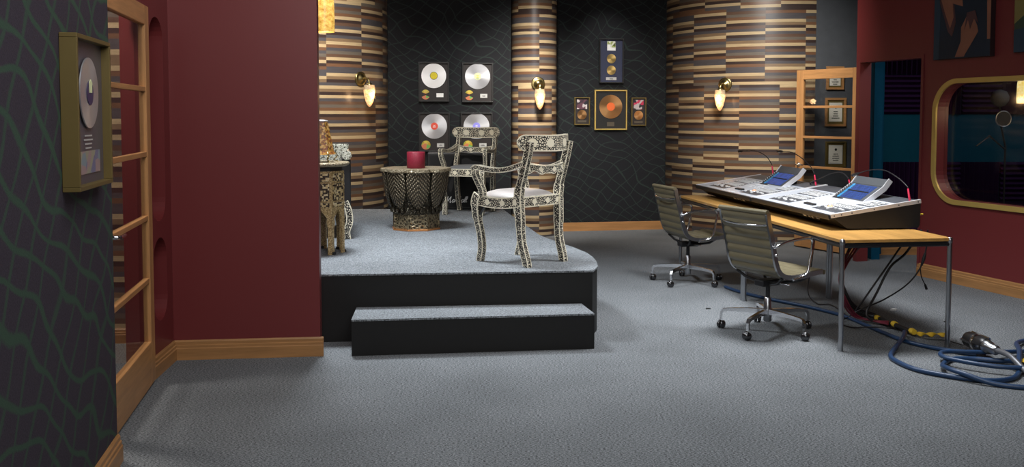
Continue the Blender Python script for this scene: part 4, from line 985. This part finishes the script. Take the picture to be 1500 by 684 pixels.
    Pl = Matrix.Translation((0.425, 0, 0.172)) @ Matrix.Rotation(-lo_a, 4, 'Y')
    L1 = math.hypot(0.105, 0.150)
    Pu = Matrix.Translation((0.575, 0, 0.277)) @ Matrix.Rotation(-math.atan2(0.058, 0.045), 4, 'Y'); L2 = 0.0735
    pod = MB().box((0, y0, -0.022), (L1, y1, 0), Pl).box((0, y0, -0.022), (L2, y1, 0), Pu).build('screen_pod', M['con_grey'], t)
    MB().box((0.010, y0+0.07, 0), (L1-0.006, y1-0.095, 0.002), Pl).build('touch_screen', M['screen'], pod)
    MB().box((0.004, y0+0.01, 0), (L2-0.004, y1-0.01, 0.002), Pu).build('meter_bridge', plain('meter_mesh', (0.07, 0.075, 0.08), 0.5, scale=250, var=0.5), pod)
    for y in (y0-0.008, y1):
        MB().box((-0.012, y, -0.034), (L1+0.004, y+0.008, 0.006), Pl).box((-0.004, y, -0.034), (L2+0.006, y+0.008, 0.006), Pu).build('pod_cheek', M['silver'], pod)
    for i in range(8):
        kb = MB().lathe([(0.010, 0), (0.010, 0.003), (0.0075, 0.004), (0.007, 0.018), (0.0, 0.019)], 12, Pl @ Matrix.Translation((0.014+0.021*i, y1-0.035, 0.0))).build('encoder_knob', M['ink'], pod)
        MB().lathe([(0.010, 0), (0.0175, 0), (0.0175, 0.006), (0.010, 0.006)], 14, Pl @ Matrix.Translation((0.014+0.021*i, y1-0.070, 0.0))).box((-0.004, -0.012, 0), (0.004, 0.012, 0.004), Pl @ Matrix.Translation((0.014+0.021*i, y1-0.070, 0.0))).build('encoder_ring', M['knob_blue'], pod)
    MB().box((-0.034, y0+0.30, 0.0), (-0.010, y1-0.02, 0.012), Pl).build('key_strip', M['con_black'], pod, bevel=0.002)
        # support under the pod
    MB().box((0.50, y0+0.08, 0.17), (0.60, y1-0.08, 0.235)).build('pod_bracket', M['con_black'], t)
    for y, z in ((0.06, 0.10), (0.10, 0.07)):
        MB().lathe([(0.012, 0), (0.012, 0.03), (0.007, 0.034), (0.006, 0.06)], 10, Matrix.Translation((0.68, y, z)) @ Matrix.Rotation(PI/2, 4, 'Y')).build('rear_connector', M['tape'], t)
    return t
console('digital mixing console nearer the camera with blue touch screen', 0.476)
console('digital mixing console farther from the camera with blue touch screen', 0.476+1.475)
def gooseneck(label, pts, plug_at_start=True):
    p = dk(0.15, 0.476); t = thing('gooseneck_lamp', label, 'console lamp', (p[0], p[1], 0.745), DA, 'gooseneck lamps on the mixing consoles')
    P = [Vector(q) for q in pts]
    MB().tube([P[0]-Vector((0, 0, 0.012)), P[0], P[0].lerp(P[1], 0.9)], [0.006, 0.0085, 0.0065], 10).build('plug', M['redplug'], t)
    path = sm(P[1:], 5); MB().tube(path, 0.0042, 6).build('neck', M['cable_black'], t)
    e = P[-1]; d = (P[-1]-P[-2]).normalized()
    h = MB().tube([e-d*0.03, e+d*0.01, e+d*0.085, e+d*0.10], [0.006, 0.012, 0.013, 0.006], 10).build('lamp_head', M['cable_black'], t)
    MB().lathe([(0.010, 0), (0.010, 0.004), (0, 0.005)], 10, Matrix.Translation(e+d*0.05+Vector((0, 0, -0.011))) @ Matrix.Rotation(PI, 4, 'X')).build('bulb_window', M['con_white'], h)
def q3(l): return [(0.62, v, z+0.012) for v, z in l]
gooseneck('gooseneck lamp with red plug at the near end of the nearer console', [(0.62, 0.035, 0.212)]+q3([(0.062, 0.285), (0.174, 0.338), (0.348, 0.385), (0.50, 0.390), (0.654, 0.372), (0.80, 0.34)]))
gooseneck('gooseneck lamp bending down over the middle of the nearer console', [(0.635, 0.93, 0.212)]+q3([(0.95, 0.29), (1.03, 0.325), (1.13, 0.331), (1.288, 0.305), (1.439, 0.262), (1.56, 0.225)]))
gooseneck('gooseneck lamp with red plug where the two consoles meet', [(0.62, 1.54, 0.212)]+q3([(1.573, 0.29), (1.643, 0.345), (1.783, 0.402), (1.973, 0.450), (2.123, 0.466), (2.28, 0.462)]))
gooseneck('gooseneck lamp rising behind the screen of the farther console', [(0.62, 2.46, 0.212)]+q3([(2.50, 0.32), (2.60, 0.380), (2.739, 0.420), (2.953, 0.441), (3.157, 0.433), (3.30, 0.425)]))

# ------------------------------------------------------------------ office chairs
def office_chair(label, loc, ang, base_ang):
    t = thing('office_chair', label, 'office chair', (loc[0], loc[1], 0), ang, 'olive ribbed office chairs at the desk')
    prof = [(-0.305, 0.895), (-0.290, 0.82), (-0.262, 0.72), (-0.238, 0.62), (-0.218, 0.54), (-0.185, 0.475), (-0.13, 0.440), (-0.05, 0.428), (0.05, 0.432), (0.15, 0.444), (0.235, 0.452)]
    path = sm([(x+0.065, 0, z) for x, z in prof], 14)
    L = [0.0]
    for i in range(1, len(path)): L.append(L[-1]+(path[i]-path[i-1]).length)
    B = [0.007+0.0115*abs(math.sin(PI*l/0.066)) for l in L]
    u = MB().sweep(path, 0.222, B).build('sling_seat', M['olive'], t)
    MB().tube([(-0.247, -0.240, 0.900), (-0.247, 0.240, 0.900)], 0.0175, 14).build('top_roll', M['olive'], t)
    MB().tube([(0.305, -0.240, 0.446), (0.305, 0.240, 0.446)], 0.0175, 14).build('front_roll', M['olive'], t)
    for s_ in (-1, 1):
        y = s_*0.232
        MB().sweep([p+Vector((0, y, 0)) for p in path[::3]], 0.0095, 0.0165).build('side_rail', M['steel'], t)
        y = s_*0.262
        MB().tube(sm([(-0.181, s_*0.240, 0.655), (-0.167, y, 0.668), (-0.08, y, 0.690), (0.05, y, 0.704), (0.125, y, 0.706), (0.158, y, 0.690), (0.160, y, 0.64), (0.136, y, 0.53), (0.118, y, 0.465), (0.085, s_*0.25, 0.432), (0.0, s_*0.244, 0.416)], 5), 0.0105, 10).build('armrest', M['chrome'], t)
        for x, z in ((-0.181, 0.655), (-0.167, 0.60)): MB().lathe([(0.010, 0), (0.010, 0.01), (0.0, 0.013)], 10, Matrix.Translation((x, s_*0.240, z)) @ Matrix.Rotation(-s_*PI/2, 4, 'X')).build('rail_bolt', M['chrome'], t)
        MB().tube([(0.02, s_*0.03, 0.355), (0.13, s_*0.18, 0.39), (0.16, s_*0.228, 0.425)], 0.011, 8).tube([(-0.02, s_*0.03, 0.355), (-0.06, s_*0.16, 0.385), (-0.09, s_*0.228, 0.43)], 0.011, 8).build('seat_support', M['blackmetal'], t)
    MB().tube(sm([(-0.225, -0.235, 0.812), (-0.263, -0.15, 0.806), (-0.277, 0, 0.802), (-0.263, 0.15, 0.806), (-0.225, 0.235, 0.812)], 5), 0.008, 8).build('back_handle', M['chrome'], t)
    MB().box((-0.09, -0.045, 0.340), (0.09, 0.045, 0.385)).build('tilt_mechanism', M['blackmetal'], t, bevel=0.008)
    MB().tube([(0.03, -0.04, 0.36), (0.05, -0.16, 0.365)], 0.006, 8).build('tilt_lever', M['chrome'], t)
    b = MB(); b.lathe([(0.016, 0.19), (0.016, 0.345)], 16); b.build('gas_lift', M['blackmetal'], t)
    base = MB().lathe([(0.020, 0.075), (0.030, 0.085), (0.032, 0.165), (0.026, 0.185), (0.024, 0.25), (0.018, 0.255)], 20).build('base_hub', M['steel'], t)
    for k in range(5):
        a = base_ang-ang+R(72*k); Rz = Matrix.Rotation(a, 4, 'Z')
        arm = MB().sweep([(0.022, 0, 0.150), (0.15, 0, 0.150), (0.27, 0, 0.145), (0.315, 0, 0.138), (0.330, 0, 0.118), (0.332, 0, 0.066)], [0.016, 0.014, 0.012, 0.012, 0.010, 0.009], [0.019, 0.015, 0.011, 0.011, 0.010, 0.008], (0, 1, 0), Rz).build('base_arm', M['chrome'], base)
        Cq = Rz @ Matrix.Translation((0.332, 0, 0.0305)) @ Matrix.Rotation(R(35+70*k), 4, 'Z')
        c = MB()
        for s_ in (-1, 1): c.lathe([(0.0, 0.0), (0.022, 0.001), (0.029, 0.006), (0.030, 0.015), (0.024, 0.022), (0.010, 0.027), (0.0, 0.028)], 18, Cq @ Matrix.Translation((0.006, s_*0.002, 0)) @ Matrix.Rotation(-s_*PI/2, 4, 'X'))
        c.build('castor', M['castor'], base)
    return t
M['castor'] = plain('chrome_black_castor', (0.10, 0.10, 0.105), 0.15, 0.9, var=0.05)
office_chair('olive ribbed office chair closer to the camera, at the near desk', (1.849, 6.751), R(29), R(-56.5))
office_chair('olive ribbed office chair farther back, in front of the round wall', (1.650, 8.779), R(15), R(-55))

# ------------------------------------------------------------------ cables
def cable(name, label, pts, r, mat, group=None, cat='cable', n=7):
    o = MB().tube(sm(pts, n), r, 8).build(name, mat); tag(o, label, cat, group); return o
BL = 'blue multicore cable'
bl = [(1.93, 8.45), (2.02, 8.17), (2.18, 7.88), (2.42, 7.53), (2.57, 7.20), (2.64, 6.74), (2.72, 6.36), (2.90, 6.13), (3.02, 6.05)]
cable('audio_cable', 'thick blue cable running straight across the carpet to the connector', [(x, y, 0.016) for x, y in bl], 0.0145, M['cable_blue'], None)
loop = [(2.79, 6.62, 0.03), (2.70, 6.42, 0.045), (2.56, 6.20, 0.030), (2.45, 6.02, 0.016), (2.43, 5.86, 0.016), (2.475, 5.67, 0.016), (2.62, 5.52, 0.016), (2.78, 5.44, 0.016), (2.93, 5.47, 0.016), (3.04, 5.58, 0.02), (3.14, 5.76, 0.045), (3.26, 5.98, 0.06), (3.42, 6.30, 0.03), (3.62, 6.42, 0.016), (3.80, 6.25, 0.016), (3.72, 5.85, 0.016), (3.35, 5.36, 0.016), (3.02, 5.29, 0.016), (2.80, 5.36, 0.016), (2.66, 5.48, 0.046), (2.62, 5.62, 0.046), (2.68, 5.78, 0.02), (2.80, 5.92, 0.016), (2.94, 5.93, 0.016), (3.12, 5.86, 0.02), (3.35, 5.90, 0.016), (3.60, 5.98, 0.016)]
cable('audio_cable', 'thick blue cable looping in big coils at the right edge', loop, 0.0155, M['cable_blue'], None)
cable('audio_cable', 'blue cable making the inner coil under the large connector', [(3.52, 5.75, 0.016), (3.25, 5.60, 0.046), (2.98, 5.62, 0.046), (2.80, 5.74, 0.046), (2.72, 5.88, 0.046), (2.80, 6.00, 0.046), (3.05, 5.98, 0.046), (3.40, 6.12, 0.018)], 0.0145, M['cable_blue'], None)
cn = thing('multipin_connector', 'large black and chrome multipin connector lying on the blue cables', 'connector', (3.075, 6.06, 0.055), 0)
A_ = Vector((-0.045, 0.13, 0.03)); Bv = Vector((-0.005, -0.34, 0.030)); dv = (Bv-A_).normalized(); Q = dv.to_track_quat('Z', 'Y').to_matrix().to_4x4()
T = Matrix.Translation(A_) @ Q @ Matrix.Diagonal((1.12, 1.12, 1.4, 1))
MB().lathe([(0.030, 0), (0.045, 0.008), (0.045, 0.07), (0.041, 0.075), (0.041, 0.085), (0.046, 0.09), (0.046, 0.14), (0.040, 0.15)], 24, T).build('connector_shell', M['blackmetal'], cn)
MB().lathe([(0.0468, 0.072), (0.0475, 0.076), (0.0475, 0.088), (0.0468, 0.092)], 24, T, cap=False).build('chrome_ring', M['chrome'], cn)
b = MB()
for k in range(3):
    a = R(120*k+60); b.box((0.043, -0.006, 0.005), (0.052, 0.006, 0.145), T @ Matrix.Rotation(a, 4, 'Z'))
b.build('locking_bar', M['chrome'], cn)
MB().lathe([(0.038, 0.150), (0.036, 0.175), (0.028, 0.185), (0.028, 0.225), (0.020, 0.235)], 20, T).build('strain_relief', M['steel'], cn)
MB().tube(sm([T @ Vector((0, 0, 0.23)), T @ Vector((0, 0, 0.33)), (0.005, -0.52, -0.025), (0.02, -0.72, -0.035), (0.10, -0.90, -0.035)], 6), 0.017, 10).build('braided_lead', M['cable_grey'], cn)
top = [(2.52, 7.20), (2.56, 7.26), (2.60, 7.18), (2.66, 7.28), (2.70, 7.20)]
for i, (x, y) in enumerate(top):
    cable('hanging_cable', 'black cable hanging in the thick bundle behind the front desk leg', [(x+0.06*i, y+0.05, 0.70), (x, y, 0.58), (2.50+0.012*i, 7.12+0.02*i, 0.36), (2.53+0.01*i, 7.13, 0.18), (2.63+0.01*i, 7.22-0.02*i, 0.05+0.008*i), (2.73+0.008*i, 7.10, 0.022+0.008*i), (2.80+0.01*i, 6.86, 0.02), (2.815+0.008*i, 6.68, 0.02+0.01*(i % 2))], 0.0075, M['cable_black'], 'black cables in the desk bundle')
for i in range(3):
    cable('hanging_cable', 'dark red cable hanging in the thick bundle behind the front desk leg', [(2.80+0.05*i, 7.30, 0.70), (2.70-0.02*i, 7.22, 0.60), (2.50-0.01*i, 7.08, 0.36), (2.49+0.015*i, 7.02, 0.17), (2.58+0.02*i, 7.06, 0.05), (2.70+0.01*i, 7.02, 0.022), (2.77, 6.86, 0.030+0.01*i)], 0.0065, M['cable_red'], 'red cables in the desk bundle')
def vp(pts): return pts
cable('hanging_cable', 'black cable slanting down from the desk back towards the bundle', [(3.02, 7.08, 0.70), (2.93, 7.08, 0.56), (2.80, 7.06, 0.38), (2.66, 7.05, 0.18), (2.61, 7.10, 0.06), (2.68, 7.12, 0.03)], 0.0075, M['cable_black'])
cable('hanging_cable', 'thick black cable drooping from under the rear corner of the desk', [(3.10, 7.09, 0.70), (2.98, 7.09, 0.52), (2.86, 7.07, 0.42), (2.75, 7.05, 0.22), (2.66, 7.00, 0.08), (2.70, 6.98, 0.03)], 0.0095, M['cable_black'])
ck = thing('dangling_cable', 'thin black cable with inline plug curving far below the desk corner', 'cable', (3.12, 7.10, 0.70), 0)
MB().tube(sm([(0.03, 0, 0.0), (0.02, 0, -0.15), (-0.02, 0, -0.29), (-0.12, 0.0, -0.42), (-0.30, -0.02, -0.53), (-0.47, -0.03, -0.60), (-0.55, 0.0, -0.66)], 7), 0.006, 8).build('lead', M['cable_black'], ck)
MB().tube([(0.015, 0, -0.18), (0.005, 0, -0.22), (-0.012, 0, -0.275)], [0.010, 0.014, 0.008], 8).build('inline_plug', M['rubber'], ck)
MB().tube(sm([(-0.02, 0, -0.29), (-0.01, 0, -0.36), (0.02, 0, -0.42)], 5), 0.004, 6).build('tail', M['cable_black'], ck)
MB().tube([(0.018, 0, -0.415), (0.032, 0, -0.455)], [0.008, 0.010], 8).build('tail_plug', M['rubber'], ck)
cable('power_cable', 'thin black cable hanging by the middle desk legs and lying on carpet', [(2.56, 7.86, 0.70), (2.50, 7.80, 0.35), (2.46, 7.76, 0.10), (2.52, 7.70, 0.012), (2.62, 7.68, 0.010), (2.62, 7.45, 0.010), (2.60, 7.2, 0.010)], 0.005, M['cable_black'])
cable('power_cable', 'thin black cable lying in a loose curve beside the front desk leg', [(2.58, 7.15, 0.02), (2.47, 7.02, 0.009), (2.50, 6.85, 0.009), (2.63, 6.75, 0.035), (2.74, 6.72, 0.03), (2.80, 6.80, 0.009), (2.77, 6.94, 0.02), (2.74, 7.02, 0.03)], 0.005, M['cable_black'])
cable('thin_wire', 'thin grey wire from the yellow tape to the large connector', [(2.83, 6.62, 0.02), (2.90, 6.50, 0.008), (3.01, 6.46, 0.008), (3.07, 6.32, 0.01), (3.065, 6.20, 0.07)], 0.003, M['ink'])
bs = thing('cable_snake', 'thick black cable bundle lying on the carpet wrapped with yellow tape', 'cable', (0, 0, 0), 0)
MB().tube(sm([(2.70, 7.16, 0.045), (2.77, 7.03, 0.036), (2.80, 6.86, 0.034), (2.82, 6.70, 0.034), (2.84, 6.60, 0.030)], 6), [0.017]*25, 10).build('sleeve', M['rubber'], bs)
for (x, y) in ((2.762, 7.045), (2.806, 6.835), (2.84, 6.605)):
    MB().tube([(x-0.002, y+0.022, 0.037), (x, y, 0.036), (x+0.003, y-0.022, 0.036)], [0.021, 0.023, 0.020], 10).build('tape_wrap', M['tape'], bs)
# twisted strip of tape on the carpet
vs_ = []; fs_ = []; N_ = 30
for i in range(N_+1):
    f = i/N_; x = 2.86+0.19*f; y = 6.60-0.035*f; tw = f*PI*2.6
    dy, dz = 0.020*math.cos(tw), 0.016*math.sin(tw)
    for s_ in (-1, 1): vs_.append((x, y+s_*dy, 0.020+s_*dz))
for i in range(N_): fs_.append((2*i, 2*i+1, 2*i+3, 2*i+2))
o = MB().add(vs_, fs_).build('tape_strip', M['tape']); md = o.modifiers.new('thick', 'SOLIDIFY'); md.thickness = 0.0015
tag(o, 'twisted strip of yellow tape on the carpet beside the desk leg', 'tape')
vs_ = [(x+3.16, y+5.80, z) for x, y, z in ((0, 0, 0.035), (0.06, 0.05, 0.04), (0.15, 0.06, 0.03), (0.17, 0.0, 0.022), (0.10, 0.02, 0.04), (0.04, -0.03, 0.03))]
o = MB().add(vs_, [(0, 1, 4, 5), (1, 2, 3, 4)]).build('tape_strip', M['tape']); md = o.modifiers.new('thick', 'SOLIDIFY'); md.thickness = 0.0015
tag(o, 'crumpled yellow tape lying among the blue coils at the right edge', 'tape')
o = MB().prism([(3.04, 7.50), (3.07, 7.48), (3.10, 7.51), (3.075, 7.53)], 0.0, 0.012).build('paper_scrap', M['white']); tag(o, 'tiny pale scrap lying on the carpet beneath the near desk', 'scrap')
for (x, y, lab) in ((1.565, 7.54, 'small black speck of debris on the carpet between the two office chairs'), (3.27, 7.06, 'dark bit of debris on the carpet right of the desk')):
    o = MB().prism([(x, y), (x+0.03, y-0.006), (x+0.042, y+0.012), (x+0.012, y+0.018)], 0.0, 0.008).build('debris', M['rubber']); tag(o, lab, 'debris')
